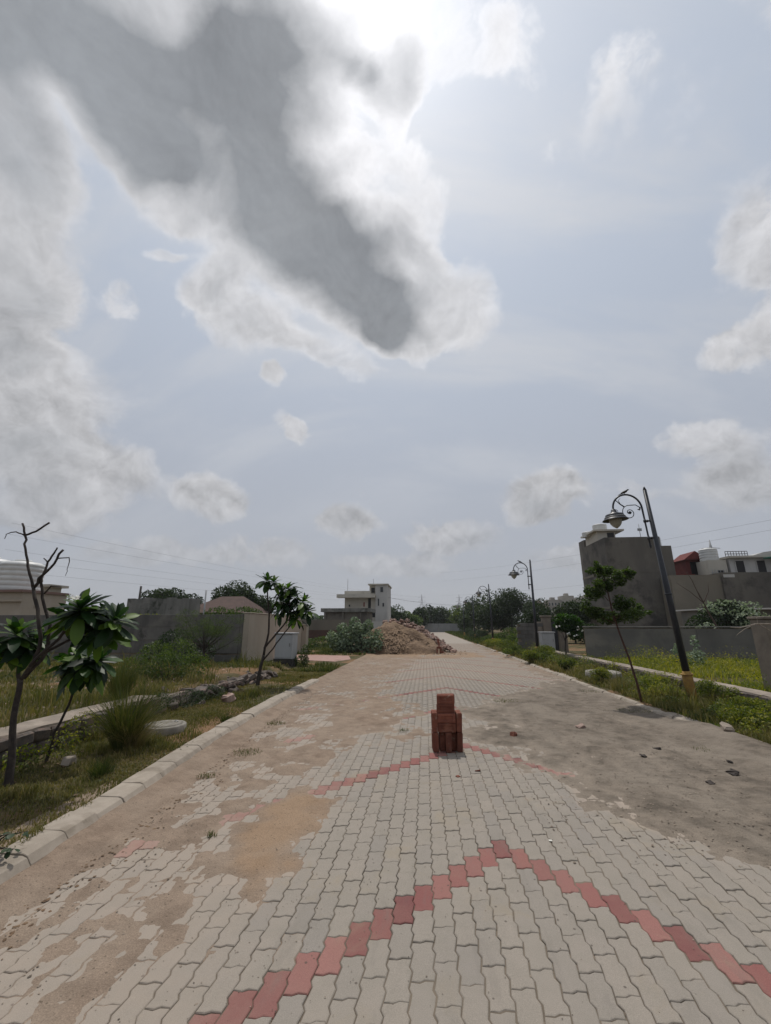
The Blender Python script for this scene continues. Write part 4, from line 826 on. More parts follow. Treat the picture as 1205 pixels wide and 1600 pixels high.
# centre: bricks on end at the bottom, then four courses laid on edge with the frogs forward
for x_, y_ in ((.0, -.055), (-.074, .04), (.074, .045), (0, .08)): brick(t, x_ + .012, y_, .114, (0, ED, R(0)) if abs(x_) < .01 else (0, ED, random.uniform(-.05, .05)))
zz = .228
STACK = t
for k in range(2):
    for d_ in range(2): brick(t, random.uniform(-.004, .004) - .004, -.045 + d_ * .076 + k * -.004, zz + .0555, (ED, 0, random.uniform(-.02, .02)))
    zz += .110
for k in range(2):
    for d_ in range(2): brick(t, -.012 + k * .006 + d_ * .012, -.02 + d_ * .076, zz + .0555 - (.018 if d_ and k else 0) * 0, (ED, 0, random.uniform(-.03, .03)))
    zz += .110
t.scale = (.94, .94, .935)
t = empty('brick_stack', (.66, 23.3, .02), R(0), label='small far stack of red bricks standing on the road below the rubble heap', cat='brick stack')
for x_, y_, z_, r_ in ((-.085, 0, .114, (0, ED, 0)), (.085, 0, .114, (0, ED, 0)), (0, 0, .285, (ED, 0, 0)), (.02, 0, .51 - .055, (0, ED, 0)), (-.02, .0, .62, (0, ED, R(90))), (.16, .02, .055, (ED, 0, .3))): brick(t, x_, y_, z_, r_)
def stone_thing(name, loc, s, m, label, cat='stone', seed=0, group=None):
    o = link(name, stone_mesh(s[0], s[1], s[2], .7, name), m, None, loc, (random.uniform(-.3, .3), random.uniform(-.3, .3), random.uniform(0, 6))); return tag(o, label, cat, group)
stone_thing('brick_fragment', (1.14, 6.33, .025), (.085, .07, .075), M_BRICK, 'broken lump of red brick lying right of the brick stack', 'brick fragment')
stone_thing('brick_fragment', (.50, 4.92, .004), (.05, .035, .012), M_BRICK, 'flat red brick flake lying on the pavers in front of the stack', 'brick fragment')
stone_thing('brick_fragment', (.285, 4.73, .004), (.035, .03, .012), M_BRICK, 'tiny red brick crumb lying nearest in front of the stack', 'brick fragment')
stone_thing('stone', (2.20, 6.9, .03), (.12, .08, .05), M_CHUNK, 'pale pinkish stone half buried in the grey soil on the right')
stone_thing('stone', (-3.72, 8.2, .12), (.22, .16, .15), M_CHUNK, 'loose pinkish stone block on the left verge before the crumbled wall')
stone_thing('stone', (3.95, 6.5, .13), (.17, .12, .08), M_CEM, 'grey broken concrete lump at the foot of the right-hand verge')
stone_thing('stone', (3.6, 4.95, .10), (.20, .13, .05), M_CEM, 'pale flat concrete slab piece where the right kerb is buried')
stone_thing('stone', (-3.72, 4.55, .09), (.12, .10, .08), M_KERB, 'small white stone in the grass below the low wall')
for (x, y), s_, lb in (((2.62, 4.72), .05, 'dark clod of earth nearest on the grey soil'), ((3.02, 5.02), .075, 'largest dark clod, nearest the verge on the grey soil'), ((2.42, 5.55), .045, 'small dark clod at the left of the clods on the grey soil'), ((2.72, 5.86), .055, 'farthest dark clod on the grey soil'), ((3.25, 5.42), .04, 'small dark clod beside the buried right kerb')):
    o_ = link('earth_clod', stone_mesh(s_ * 1.3, s_, s_ * .4, 1.3, 'earth_clod'), M_BARK, None, (x, y, .022), (random.uniform(-.3, .3), random.uniform(-.3, .3), random.uniform(0, 6))); tag(o_, lb, 'earth clod', 'dark clods on the grey soil')
# grit and dead leaves
def grit(name, n, xf, yr, s0, s1, m, flat=.5, zf=None):
    y = rng.uniform(yr[0], yr[1], n); x = xf(y, n); T0, _, _ = dirt_T(x, y); z = np.where(T0 > 0, np.clip(T0 * .016, 0, .02) + .003, .001) if zf is None else zf(x, y)
    s = rng.uniform(s0, s1, n) ** 1.0; b = np.array([(1, 0, 0), (.3, .9, 0), (-.8, .5, 0), (-.5, -.8, 0), (.5, -.8, 0), (0, 0, 1)]); nb = len(b)
    V_ = b[None] * s[:, None, None] * np.array([1, 1, flat]) * rng.uniform(.6, 1.4, (n, nb, 1)); a_ = rng.uniform(0, 6.28, n)[:, None]
    X_ = V_[:, :, 0] * np.cos(a_) - V_[:, :, 1] * np.sin(a_) + x[:, None]; Y_ = V_[:, :, 0] * np.sin(a_) + V_[:, :, 1] * np.cos(a_) + y[:, None]; Z_ = V_[:, :, 2] + z[:, None]
    k = np.arange(n)[:, None, None] * nb; F_ = (np.array([(0, 1, 5), (1, 2, 5), (2, 3, 5), (3, 4, 5), (4, 0, 5)])[None] + k).reshape(-1, 3)
    return tag(link(name, npmesh(name, np.stack([X_, Y_, Z_], 2).reshape(-1, 3), F_), m), kind='stuff')
grit('road_grit', 2600, lambda y, n: rng.uniform(-2.4, 3.7, n), (1.6, 12), .0012, .0048, M_PEB)
grit('road_grit', 2600, lambda y, n: np.clip(rng.normal(-1.2, .9, n), -2.4, 1.5), (1.8, 9), .0012, .0040, M_PEB)
grit('road_grit', 1800, lambda y, n: klx(y) + .08 + np.abs(rng.normal(0, .38, n)), (2, 12), .002, .008, M_PEB)
grit('road_grit', 1600, lambda y, n: np.clip(rng.normal(2.3, .8, n), .9, 3.8), (3.4, 10), .003, .011, M_PEB, .6)
grit('road_grit', 1500, lambda y, n: np.clip(rng.normal(2.7, .8, n), .9, 3.8), (3.2, 12), .002, .010, M_PEB)
grit('leaf_litter', 1300, lambda y, n: klx(y) + .10 + np.abs(rng.normal(0, .17, n)), (2, 10), .005, .014, M_DEADL, .25)
grit('leaf_litter', 700, lambda y, n: rng.uniform(-4.2, -2.8, n), (2, 10), .006, .02, M_DEADL, .3, lambda x, y: gz(x, y) + .01)
grit('road_grit', 500, lambda y, n: rng.uniform(-12, -5, n), (6, 15), .01, .05, M_CHUNK, .6, lambda x, y: gz(x, y))
link('pebble', stone_mesh(.022, .014, .006), M_PETAL, None, (.83, 3.50, .003)); tag(bpy.data.objects['pebble'], 'tiny white chip on the paver right of the nearest red point', 'pebble')

# ------------------------------------------------------------------ frangipani trees
def frangi_leaf(L=.30, Wd=.115, droop=.35):
    n = 7; V_ = []; F_ = []; tone = []
    for i_ in range(n + 1):
        f_ = i_ / n; w_ = Wd * (max(0.0, math.sin(min(1, f_) ** 1.7 * math.pi)) ** .55 * .5 + .02) * (1 if f_ < .97 else .55); xx = L * f_; zz_ = -droop * L * f_ * f_
        V_ += [(xx, -w_, zz_ + w_ * .22), (xx, 0, zz_), (xx, w_, zz_ + w_ * .22)]; tone += [.45 + .15 * f_] * 3
        if i_: a_ = (i_ - 1) * 3; F_ += [(a_, a_ + 3, a_ + 4, a_ + 1), (a_ + 1, a_ + 4, a_ + 5, a_ + 2)]
    return npmesh('leaf', V_, F_, {'tone': tone}, sm=True)
def flower_cluster(t, loc, n, s=.03):
    mb = MB()
    for q in range(n):
        c = Vector(loc) + Vector((random.gauss(0, s * 1.3), random.gauss(0, s * 1.3), random.gauss(0, s * .6))); nrm = Vector((random.uniform(-.6, .6), random.uniform(-1, .2), random.uniform(.3, 1))).normalized(); u_ = nrm.orthogonal().normalized(); v_ = nrm.cross(u_)
        for k in range(5):
            a_ = k * 1.2566; d_ = u_ * math.cos(a_) + v_ * math.sin(a_); e_ = nrm.cross(d_); mb.add([c, c + d_ * s * .6 + e_ * s * .35 + nrm * s * .2, c + d_ * s * 1.1 + nrm * s * .15, c + d_ * s * .6 - e_ * s * .3 + nrm * s * .2], [(0, 1, 2, 3)])
    return tag(mb.build('flower_cluster', M_PETAL, t), kind='stuff')
def rosette(t, loc, axis, n, leaf_meshes, scale=1.0, spread=(.25, 1.75), lk=.88):
    n = int(n * (1.28 if lk == .88 else 1))
    q0 = Vector(axis).normalized().to_track_quat('Z', 'X')
    for k in range(n):
        f_ = (k + .5) / n; pol = spread[0] + (spread[1] - spread[0]) * f_ ** .8 + random.gauss(0, .10); az = k * 2.39996 + random.gauss(0, .15)
        d_ = Vector((math.sin(pol) * math.cos(az), math.sin(pol) * math.sin(az), math.cos(pol))); side = Vector((-math.sin(az), math.cos(az), 0)); nz_ = d_.cross(side)
        Mx = Matrix((d_, side, nz_)).transposed()
        Mx = q0.to_matrix() @ Mx; s_ = lk * scale * random.uniform(.65, 1.10) * (.62 + .42 * min(1, f_ * 1.8))
        o_ = link('leaf', random.choice(leaf_meshes), None, t, Vector(loc) + q0 @ Vector((0, 0, -.05 * f_)), Mx.to_euler()); o_.scale = (s_, s_, s_)
LM = [frangi_leaf(.28, .088, d_) for d_ in (.12, .25, .4, .6)]
for me_ in LM: me_.materials.append(L_FRAN)
t = empty('frangipani_tree', (-3.74, 3.95, .03), label='nearest frangipani with bare forked branches and big leaf rosettes at the left edge', cat='tree')
O = Vector((-3.74, 3.95, .03))
def br(t, pts, rad, name='branch', m=M_BARK, o=O):
    P_ = [Vector(p) - o for p in pts]; Q_ = []; Rr = []
    for i_ in range(len(P_) - 1):
        for k in range(3):
            f_ = k / 3; Q_.append(P_[i_].lerp(P_[i_ + 1], f_) + Vector((random.gauss(0, .005), random.gauss(0, .005), 0))); Rr.append(rad[i_] * (1 - f_) + rad[i_ + 1] * f_)
    Q_.append(P_[-1]); Rr.append(rad[-1]); return MB().tube(Q_, Rr, 9).build(name, m, t)
Yf = 3.95
br(t, [(-3.76, Yf, -.05), (-3.80, Yf, .25), (-3.86, Yf, .62), (-3.87, Yf, .95)], [.040, .031, .026, .023], 'trunk')
br(t, [(-3.86, Yf, .60), (-3.90, Yf + .03, .9), (-4.0, Yf + .05, 1.15), (-4.10, Yf + .05, 1.32)], [.021, .018, .016, .014])
br(t, [(-3.87, Yf, .95), (-3.78, Yf, 1.10), (-3.74, Yf, 1.25), (-3.80, Yf, 1.5), (-3.945, Yf, 1.82)], [.019, .018, .018, .017, .016])
br(t, [(-3.945, Yf, 1.82), (-4.05, Yf, 2.03), (-4.13, Yf, 2.22), (-4.16, Yf, 2.36), (-4.23, Yf, 2.49)], [.014, .012, .011, .011, .010])
br(t, [(-4.165, Yf, 2.36), (-4.05, Yf, 2.40), (-3.95, Yf + .03, 2.50)], [.011, .010, .010])
br(t, [(-4.16, Yf, 2.36), (-4.28, Yf - .02, 2.40), (-4.36, Yf - .03, 2.37), (-4.36, Yf - .03, 2.32)], [.007, .006, .004, .003])
br(t, [(-3.945, Yf, 1.82), (-3.86, Yf, 1.95), (-3.78, Yf, 2.06), (-3.70, Yf, 2.20)], [.016, .013, .011, .011])
br(t, [(-3.86, Yf, 1.95), (-3.88, Yf + .03, 2.08), (-3.82, Yf + .03, 2.17), (-3.80, Yf + .03, 2.23)], [.012, .010, .009, .007])
br(t, [(-3.88, Yf + .03, 2.08), (-3.93, Yf + .03, 2.12)], [.007, .005])
br(t, [(-3.745, Yf, 2.11), (-3.62, Yf, 2.12), (-3.61, Yf, 2.0), (-3.62, Yf, 1.93)], [.006, .005, .003, .002])
br(t, [(-3.84, Yf, .96), (-3.70, Yf + .05, 1.2), (-3.76, Yf + .08, 1.45), (-3.87, Yf + .05, 1.72), (-3.88, Yf, 1.93)], [.020, .018, .016, .013, .012])
br(t, [(-3.87, Yf + .05, 1.76), (-3.75, Yf, 1.83), (-3.64, Yf, 1.82)], [.008, .007, .005])
br(t, [(-3.84, Yf, .96), (-3.74, Yf - .05, 1.1), (-3.52, Yf - .05, 1.32), (-3.35, Yf - .05, 1.54)], [.018, .016, .014, .014])
br(t, [(-3.70, Yf + .05, 1.2), (-3.45, Yf + .1, 1.35), (-3.10, Yf + .1, 1.46)], [.014, .012, .012])
for lc, ax, n_, sc_ in (((-3.34, Yf - .05, 1.60), (.05, -.25, 1), 40, 1.25), ((-3.08, Yf + .08, 1.50), (.6, -.1, .8), 34, 1.12), ((-3.54, Yf + .12, 1.54), (-.5, .1, .8), 30, 1.12), ((-3.24, Yf + .12, 1.40), (.1, -.3, .5), 32, 1.15),
                        ((-4.06, Yf + .05, 1.36), (.1, -.2, 1), 38, 1.2), ((-3.95, Yf + .14, 1.28), (.7, 0, .8), 28, 1.05), ((-4.2, Yf - .1, 1.20), (-.2, -.3, .7), 28, 1.1)):
    rosette(t, Vector(lc) - O, ax, n_, LM, sc_, (.15, 2.15))
flower_cluster(t, Vector((-3.37, Yf - .12, 1.70)) - O, 12, .020)
t = empty('frangipani_tree', (-3.93, 4.6, .05), label='small frangipani with one drooping round leaf head leaning before the low wall', cat='tree'); O2 = Vector((-3.93, 4.6, .05))
br(t, [(-4.02, 4.6, .0), (-3.98, 4.6, .32), (-3.86, 4.58, .62), (-3.76, 4.55, .92)], [.017, .014, .012, .012], 'trunk', M_BARK, O2)
rosette(t, Vector((-3.76, 4.55, 1.04)) - O2, (.1, -.2, 1), 44, LM, 1.25, (.15, 2.35)); rosette(t, Vector((-3.62, 4.60, 1.08)) - O2, (.6, -.1, .7), 32, LM, 1.15, (.2, 2.1)); rosette(t, Vector((-3.94, 4.62, 1.06)) - O2, (-.7, -.1, .6), 30, LM, 1.15, (.2, 2.1))
flower_cluster(t, Vector((-3.62, 4.5, 1.12)) - O2, 2, .02)
# second frangipani near the left cabinet
O3 = Vector((-4.02, 10.45, .05)); t = empty('frangipani_tree', O3, label='leafy frangipani with white flowers standing before the left white cabinet', cat='tree')
br(t, [(-4.04, 10.45, 0), (-4.02, 10.45, .35), (-3.95, 10.45, .75)], [.05, .042, .034], 'trunk', M_BARK, O3)
tips = [(-4.00, 10.45, 2.55), (-3.78, 10.35, 2.50), (-3.62, 10.5, 2.32), (-3.42, 10.4, 2.35), (-3.25, 10.45, 2.15), (-3.55, 10.4, 2.05), (-3.02, 10.4, 2.02), (-2.92, 10.5, 1.80), (-3.35, 10.5, 1.80), (-3.6, 10.5, 1.85), (-3.15, 10.35, 1.62)]
br(t, [(-3.95, 10.45, .75), (-3.86, 10.45, 1.25), (-3.88, 10.45, 1.7), (-4.0, 10.45, 2.45)], [.03, .024, .02, .015], 'branch', M_BARK, O3)
br(t, [(-3.88, 10.45, 1.7), (-3.72, 10.4, 1.95), (-3.62, 10.45, 2.3)], [.018, .015, .013], 'branch', M_BARK, O3)
br(t, [(-3.95, 10.45, .9), (-3.65, 10.45, 1.25), (-3.42, 10.45, 1.55), (-3.35, 10.45, 1.8), (-3.42, 10.45, 2.3)], [.026, .022, .018, .015, .012], 'branch', M_BARK, O3)
br(t, [(-3.42, 10.45, 1.55), (-3.15, 10.45, 1.68), (-2.95, 10.45, 1.9)], [.018, .015, .012], 'branch', M_BARK, O3)
br(t, [(-3.98, 10.45, .6), (-3.7, 10.4, .9), (-3.45, 10.4, 1.25), (-3.2, 10.4, 1.55)], [.022, .018, .015, .012], 'branch', M_BARK, O3)
for q in tips: rosette(t, Vector(q) - O3, (random.uniform(-.4, .4), random.uniform(-.5, .1), .9), 27, LM, random.uniform(1.2, 1.5), (.15, 2.2), .92)
for q in ((-3.5, 10.25, 1.95), (-3.05, 10.25, 1.88), (-3.1, 10.2, 1.95)): flower_cluster(t, Vector(q) - O3, 4, .03)
# flowering frangipani on the right verge (too far for single leaves)
t = empty('frangipani_tree', (5.75, 18.7, .05), label='round dark flowering tree with white blossoms beside the right cabinet', cat='tree')
C, tone = clumps(crown_clumps((.20, 0, 1.38), (.60, .6, .48), 16, .48), 3200, .5); link('crown', leaf_mesh('crown', C, .17, tone * .7, .36, .5), L_FRAN, t)
mb = MB(); limb_tubes(mb, (0, 0, -.05), (.0, 0, .85), [(-.2, 0, 1.2), (.3, .1, 1.3), (.5, 0, 1.2), (.1, -.2, 1.5)], .04, .03); mb.build('trunk', M_BARK, t)
for q in ((.36, -.55, 1.22), (.42, -.5, 1.33), (.05, -.55, 1.05), (.62, -.35, 1.2), (-.35, -.3, 1.35), (.2, -.58, .98)): flower_cluster(t, q, 4, .04)

# ------------------------------------------------------------------ sapling with layered crown
t = empty('sapling_tree', (3.98, 8.9, .03), label='slim young tree with flat layered crown on a thin red-brown stem at the right kerb', cat='tree')
mb = MB(); mb.tube([(.02, 0, -.05), (-.02, 0, .35), (-.10, 0, .8), (-.22, 0, 1.3), (-.30, 0, 1.75), (-.34, 0, 2.2), (-.42, 0, 2.6)], [.024, .022, .020, .018, .014, .010, .005], 8)
tiers = [(-.38, 2.42, .34, .10), (-.50, 2.55, .16, .07), (-.42, 2.22, .30, .09), (-.15, 2.30, .28, .08), (.05, 2.42, .18, .07), (-.48, 2.02, .30, .09), (-.26, 1.88, .32, .10), (-.62, 1.72, .30, .08), (.12, 1.66, .28, .07), (-.30, 1.62, .44, .09), (-.55, 1.58, .26, .06), (.18, 1.70, .12, .05), (-.80, 1.78, .16, .06)]
cl = []
for x_, z_, r_, h_ in tiers:
    for k in range(5): cl.append((x_ + random.uniform(-.75, .75) * r_, random.uniform(-.7, .7) * r_, z_ + random.uniform(-.10, .10), r_ * random.uniform(.25, .55), r_ * .45, h_ * random.uniform(.6, 1.6)))
    mb.tube([(-.30 + (z_ - 1.75) * -.14, 0, z_ - .14), ((x_ - .3) / 2, 0, z_ - .05), (x_, random.uniform(-.1, .1), z_)], [.009, .006, .003], 5, cap=False)
mb.build('trunk', mat('red_brown_bark', (0.085, 0.045, 0.035), (0.055, 0.032, 0.026), scale=20), t)
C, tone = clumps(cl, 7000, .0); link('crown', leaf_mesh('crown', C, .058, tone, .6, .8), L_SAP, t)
# thin thorny scrub in front of the dark wall
t = empty('scrub_tree', (-6.75, 12.9, G(-6.75, 12.9)), label='thin leafless-looking scrub tree with fine twigs before the dark panel wall', cat='tree')
mb = MB(); mb.tube([(0, 0, -.05), (.02, 0, .3), (-.02, 0, .5)], [.035, .03, .025], 7); cl = []
for q in range(26):
    a_ = random.uniform(-1.25, 1.25); L = random.uniform(.7, 1.35); b0 = Vector((random.uniform(-.03, .03), 0, random.uniform(.3, .6))); e_ = b0 + Vector((math.sin(a_) * L, random.uniform(-.4, .4), math.cos(a_) * L * .95)); m_ = b0.lerp(e_, .5) + Vector((math.sin(a_) * .08, 0, -.05)); mb.tube([b0, m_, e_], [.013, .008, .003], 5, cap=False)
    for w_ in range(4): s_ = m_.lerp(e_, random.random()); ee = s_ + Vector((random.uniform(-.3, .3), random.uniform(-.3, .3), random.uniform(.0, .3))); mb.tube([s_, ee], [.004, .0015], 4, cap=False); cl.append((*ee, .16, .16, .12))
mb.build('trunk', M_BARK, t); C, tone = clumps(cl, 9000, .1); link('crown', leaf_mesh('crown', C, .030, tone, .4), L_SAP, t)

# ------------------------------------------------------------------ grass tuft, bushes
def tuft(loc, n, h, r, label, name='grass_tuft', lean=.55, tone0=.28, wd=.004):
    a_ = rng.uniform(0, 6.28, n); rr = r * rng.uniform(0, 1, n) ** .7; ln = (.12 + .75 * rng.uniform(0, 1, n) ** 1.5) * lean; H_ = h * rng.uniform(.45, 1.08, n) * (1 - .2 * ln)
    a2 = a_ + rng.normal(0, .7, n); d_ = np.stack([np.cos(a2), np.sin(a2), a_ * 0], 1); s_ = np.stack([-np.sin(a_ + .7), np.cos(a_ + .7), a_ * 0], 1); P_ = np.stack([rr * .35 * np.cos(a_), rr * .35 * np.sin(a_), a_ * 0], 1); V_ = []
    for f_, wf in ((0, 1), (.35, 1), (.7, .75), (1, .1)):
        c_ = P_ + np.array([[0, 0, 1.0]]) * (H_ * f_ * (1 - .32 * ln * f_ * f_))[:, None] + d_ * (H_ * ln * (f_ ** 1.8) * 1.15 + rr * f_ * .3)[:, None]; V_ += [c_ - s_ * wd * wf * .5, c_ + s_ * wd * wf * .5]
    V_ = np.stack(V_, 1).reshape(-1, 3); k = np.arange(n)[:, None] * 8; F_ = np.concatenate([k + np.array([[q, q + 1, q + 3, q + 2]]) for q in (0, 2, 4)])
    o_ = link(name, npmesh(name, V_, F_, {'tone': np.repeat(np.clip(rng.normal(tone0, .16, n), 0, 1), 8)}), L_GRASS, None, loc); return tag(o_, label, 'grass tuft')
tuft((-3.50, 5.05, .04), 1150, .90, .24, 'tall fountain-like tuft of green grass left of the round manhole', lean=.95, tone0=.55, wd=.0042)
tuft((-3.44, 5.12, .04), 500, .70, .30, 'loose dry grass blades spraying out around the tall green tuft', lean=1.5, tone0=.72, wd=.003)
tuft((-4.75, 6.6, .27), 900, .75, .25, 'tall thin feathery grass rising behind the low wall', lean=.6, tone0=.5, wd=.004)
tuft((-3.12, 4.25, .05), 260, .20, .22, 'small dark green grass tuft against the left kerb', wd=.0035, tone0=.15)
tuft((-3.0, 6.6, .05), 220, .16, .2, 'low grass tuft by the kerb behind the round manhole', wd=.0035, tone0=.2)
bush('bush', (-5.6, 9.2, .27), [(0, 0, .3, .45, .4, .35), (-.5, .3, .42, .45, .4, .42), (.3, .5, .3, .4, .4, .3), (-.2, .7, .55, .4, .4, .35), (-.9, .2, .25, .35, .3, .28)], 5200, .045, L_SAP, 'wild green bush growing over the low wall behind the grass tuft', stems=22, sr=.006)
bush('bush', (-8.1, 13.6, .25), [(0, 0, .55, .7, .5, .55), (.8, .1, .35, .5, .4, .4), (-.6, 0, .35, .5, .4, .35)], 4200, .07, L_BUSH, 'dark shaded bush at the foot of the dark panel wall', stems=10)
bush('bush', (-4.25, 7.7, .05), [(0, 0, .14, .3, .5, .14), (.05, .8, .12, .25, .4, .14), (-.1, -.8, .2, .2, .4, .16)], 2600, .03, L_BUSH, 'creeping leafy weed at the foot of the low rubble wall', stems=8, sr=.004)
bush('bush', (-4.05, 4.35, .05), [(0, 0, .12, .16, .2, .12), (.1, .35, .16, .14, .2, .14), (-.15, .9, .2, .1, .3, .18)], 700, .035, L_WEED, 'small pale green weed under the nearest frangipani by the low wall', stems=6, sr=.003)
bush('bush', (-4.25, 15.2, .05), [(0, 0, .4, .16, .2, .35), (-.1, -.1, .2, .3, .25, .2), (.15, .1, .65, .12, .15, .2)], 900, .06, L_SAP, 'slender green weed growing in front of the left cabinet', stems=8, sr=.005)
bush('bush', (-3.9, 22.9, .05), [(0, 0, .75, .75, .6, .6), (.75, 0, .6, .7, .6, .55), (-.7, 0, .55, .6, .5, .5), (.3, 0, 1.15, .5, .5, .45), (1.1, -.2, .35, .6, .5, .4), (-.2, -.3, .35, .7, .4, .35), (.1, .1, 1.45, .3, .3, .4), (.85, .1, 1.35, .3, .3, .35), (-.55, .1, 1.15, .3, .3, .4), (1.4, 0, .8, .3, .3, .4), (-1.1, 0, .8, .3, .3, .35)], 3000, .17, L_CAL, 'large pale green milkweed shrub left of the soil heap', aspect=.6, stems=24, sr=.014)
bush('bush', (-6.2, 27.0, .05), [(0, 0, .35, 1.2, .7, .4), (1.5, 0, .4, 1.0, .7, .45), (-1.5, 0, .3, 1.0, .6, .35)], 3600, .10, L_SAP, 'green low scrub behind the milkweed before the far brown wall', stems=8)
bush('bush', (8.3, 14.8, .15), [(0, 0, .25, .35, .3, .25), (-.35, 0, .42, .18, .2, .25), (.3, .1, .3, .25, .2, .25), (.2, 0, .75, .12, .12, .28), (-.3, 0, .62, .10, .1, .2)], 420, .11, L_CAL, 'pale broad-leaved milkweed plant before the grey cement wall', aspect=.55, stems=8, sr=.006)
BB = bush('bush', (13.4, 21.0, 0), [(0, 0, 1.6, 1.0, .8, .9), (.9, 0, 1.5, .8, .7, .8), (-.9, 0, 1.3, .7, .6, .6), (1.5, 0, 1.1, .7, .6, .6), (-1.3, 0, .9, .6, .5, .5), (.3, 0, 2.1, .8, .6, .5)], 6500, .13, L_BUSH, 'big leafy bush behind the grey cement wall on the right', stems=14, sr=.03)
C, tone = clumps([(.1, -.6, 2.2, 1.5, .3, .35), (.8, -.7, 1.7, .9, .3, .4), (-1.1, -.6, 1.3, .4, .3, .3)], 500, .3)
link('pale_leaves', leaf_mesh('pale_leaves', C, .15, np.clip(tone + .35, 0, 1), .55), L_CAL, BB)
# leafless branches
def dead(name, o, paths, label, m=M_BARKL):
    t_ = empty(name, o, label=label, cat='tree'); o = Vector(o)
    for i_, (pts, rd) in enumerate(paths): br(t_, pts, rd, 'trunk' if i_ == 0 else 'branch', m, o)
dead('bare_tree', (7.45, 8.9, .05), [([(7.5, 8.95, 0), (7.5, 8.95, .8), (7.35, 8.95, 1.2), (7.1, 8.95, 1.33)], [.03, .026, .02, .018]), ([(7.1, 8.95, 1.33), (6.85, 8.95, 1.42), (6.55, 8.95, 1.47), (6.3, 8.95, 1.47), (6.02, 8.95, 1.40), (5.85, 8.95, 1.41)], [.017, .015, .013, .010, .008, .005]),
    ([(6.3, 8.95, 1.46), (6.1, 8.95, 1.38), (5.92, 8.95, 1.25)], [.008, .006, .003]), ([(6.38, 8.95, 1.46), (6.5, 8.95, 1.38), (6.62, 8.95, 1.30)], [.009, .007, .005]), ([(6.35, 8.95, 1.46), (6.36, 8.95, 1.60)], [.006, .003])], 'bare pale branch reaching in from the right edge past the brown pillar')
dead('bare_tree', (12.3, 20.2, 0), [([(12.8, 20.2, 0), (12.7, 20.2, 1.2), (12.3, 20.2, 2.4), (12.1, 20.2, 3.0)], [.05, .04, .03, .015]), ([(12.3, 20.2, 2.4), (11.8, 20.2, 2.9), (11.3, 20.2, 3.3)], [.02, .015, .006]), ([(12.2, 20.2, 2.6), (12.0, 20.2, 3.4), (11.8, 20.2, 3.8)], [.02, .015, .006]), ([(12.3, 20.2, 2.4), (12.6, 20.2, 2.9), (12.65, 20.2, 3.3)], [.02, .015, .006])], 'leafless thin tree rising over the grey cement wall beside the leafy bush', mat('brown_twig', (0.10, 0.075, 0.06), (0.07, 0.05, 0.04), scale=20))
# low plant hanging over the kerb at the bottom left
t = empty('creeping_plant', (-2.80, 2.66, .06), label='dark green leafy plant spilling over the kerb at the lower left edge', cat='plant')
LP = frangi_leaf(.058, .036, .3); LP.materials.append(L_BUSH)
mb = MB()
for q in range(18):
    a_ = random.uniform(-1.9, 1.6); L = random.uniform(.12, .36); e_ = Vector((math.cos(a_) * L, math.sin(a_) * L, random.uniform(.08, .16))); m_ = e_ * .5 + Vector((0, 0, .07)); mb.tube([(0, 0, 0), m_, e_], [.003, .0025, .0015], 5, cap=False)
    for k in range(8): p_ = (m_ * 2 * .5).lerp(e_, k / 7) if k > 2 else m_ * (k / 3 + .3); o_ = link('leaf', LP, None, t, p_, (random.uniform(-.5, .5), random.uniform(-.2, .6), random.uniform(0, 6.28))); s_ = random.uniform(.6, 1.15); o_.scale = (s_, s_, s_)
mb.build('stems', M_BARK, t)

# ------------------------------------------------------------------ pink slab, soil heap and rubble
t = empty('pink_driveway', (0, 0, 0), label='flat pink concrete driveway slab crossing the left verge behind the cabinet', cat='driveway')
mb = MB(); mb.add([(-7.3, 20.6, .10), (-7.0, 18.2, .10), (-3.6, 17.3, .06), (-3.2, 18.6, .05), (-3.6, 20.4, .07), (-7.3, 20.6, -.05), (-7.0, 18.2, -.05), (-3.6, 17.3, -.05), (-3.2, 18.6, -.05), (-3.6, 20.4, -.05)], [(0, 1, 2, 3, 4), (1, 0, 5, 6), (2, 1, 6, 7), (3, 2, 7, 8), (4, 3, 8, 9), (0, 4, 9, 5)])
mb.build('slab', M_PINK, t)
def heap(name, cx, cy, rx, ry, h, m, label, cat, seed, pw=1.3):
    n = 60; a_ = np.linspace(-1.15, 1.15, n); X_, Y_ = np.meshgrid(a_, a_); r_ = np.sqrt(X_ ** 2 + Y_ ** 2) * (1 + .16 * fbm(X_ * 2, Y_ * 2, 3, seed))
    Z_ = np.clip(1 - r_, 0, 1) ** (1 / pw) * h; Z_ = np.where(r_ < 1, Z_ + fbm(X_ * 6, Y_ * 6, 5, seed + 5) * .26 * h * np.clip(1 - r_, 0, .4) / .4, -.12)
    V_ = np.stack([X_.ravel() * rx, Y_.ravel() * ry, Z_.ravel()], 1); i_ = np.arange((n - 1) ** 2); rr = i_ // (n - 1); cc = i_ % (n - 1); b_ = rr * n + cc; F_ = np.stack([b_, b_ + 1, b_ + n + 1, b_ + n], 1)
    o_ = link(name, npmesh(name, V_, F_, sm=True), m, None, (cx, cy, 0)); return tag(o_, label, cat)
heap('soil_heap', -1.85, 25.0, 2.95, 2.6, 1.56, M_MOUND, 'large heap of sandy brown soil spilling on to the road', 'soil heap', 3, 1.5)
def _hz(x, y):
    r_ = np.sqrt(((x + 1.85) / 2.95) ** 2 + ((y - 25.0) / 2.6) ** 2); return np.clip(1 - r_, 0, 1) ** (1 / 1.5) * 1.56 + .01
grit('soil_clods', 1500, lambda y, n: rng.normal(-1.7, 1.4, n), (22.4, 25.4), .02, .075, M_MOUND, .7, _hz)
t = empty('rubble_heap', (-.2, 25.6, 0), label='long pile of broken brick and masonry chunks behind the soil heap', cat='rubble heap')
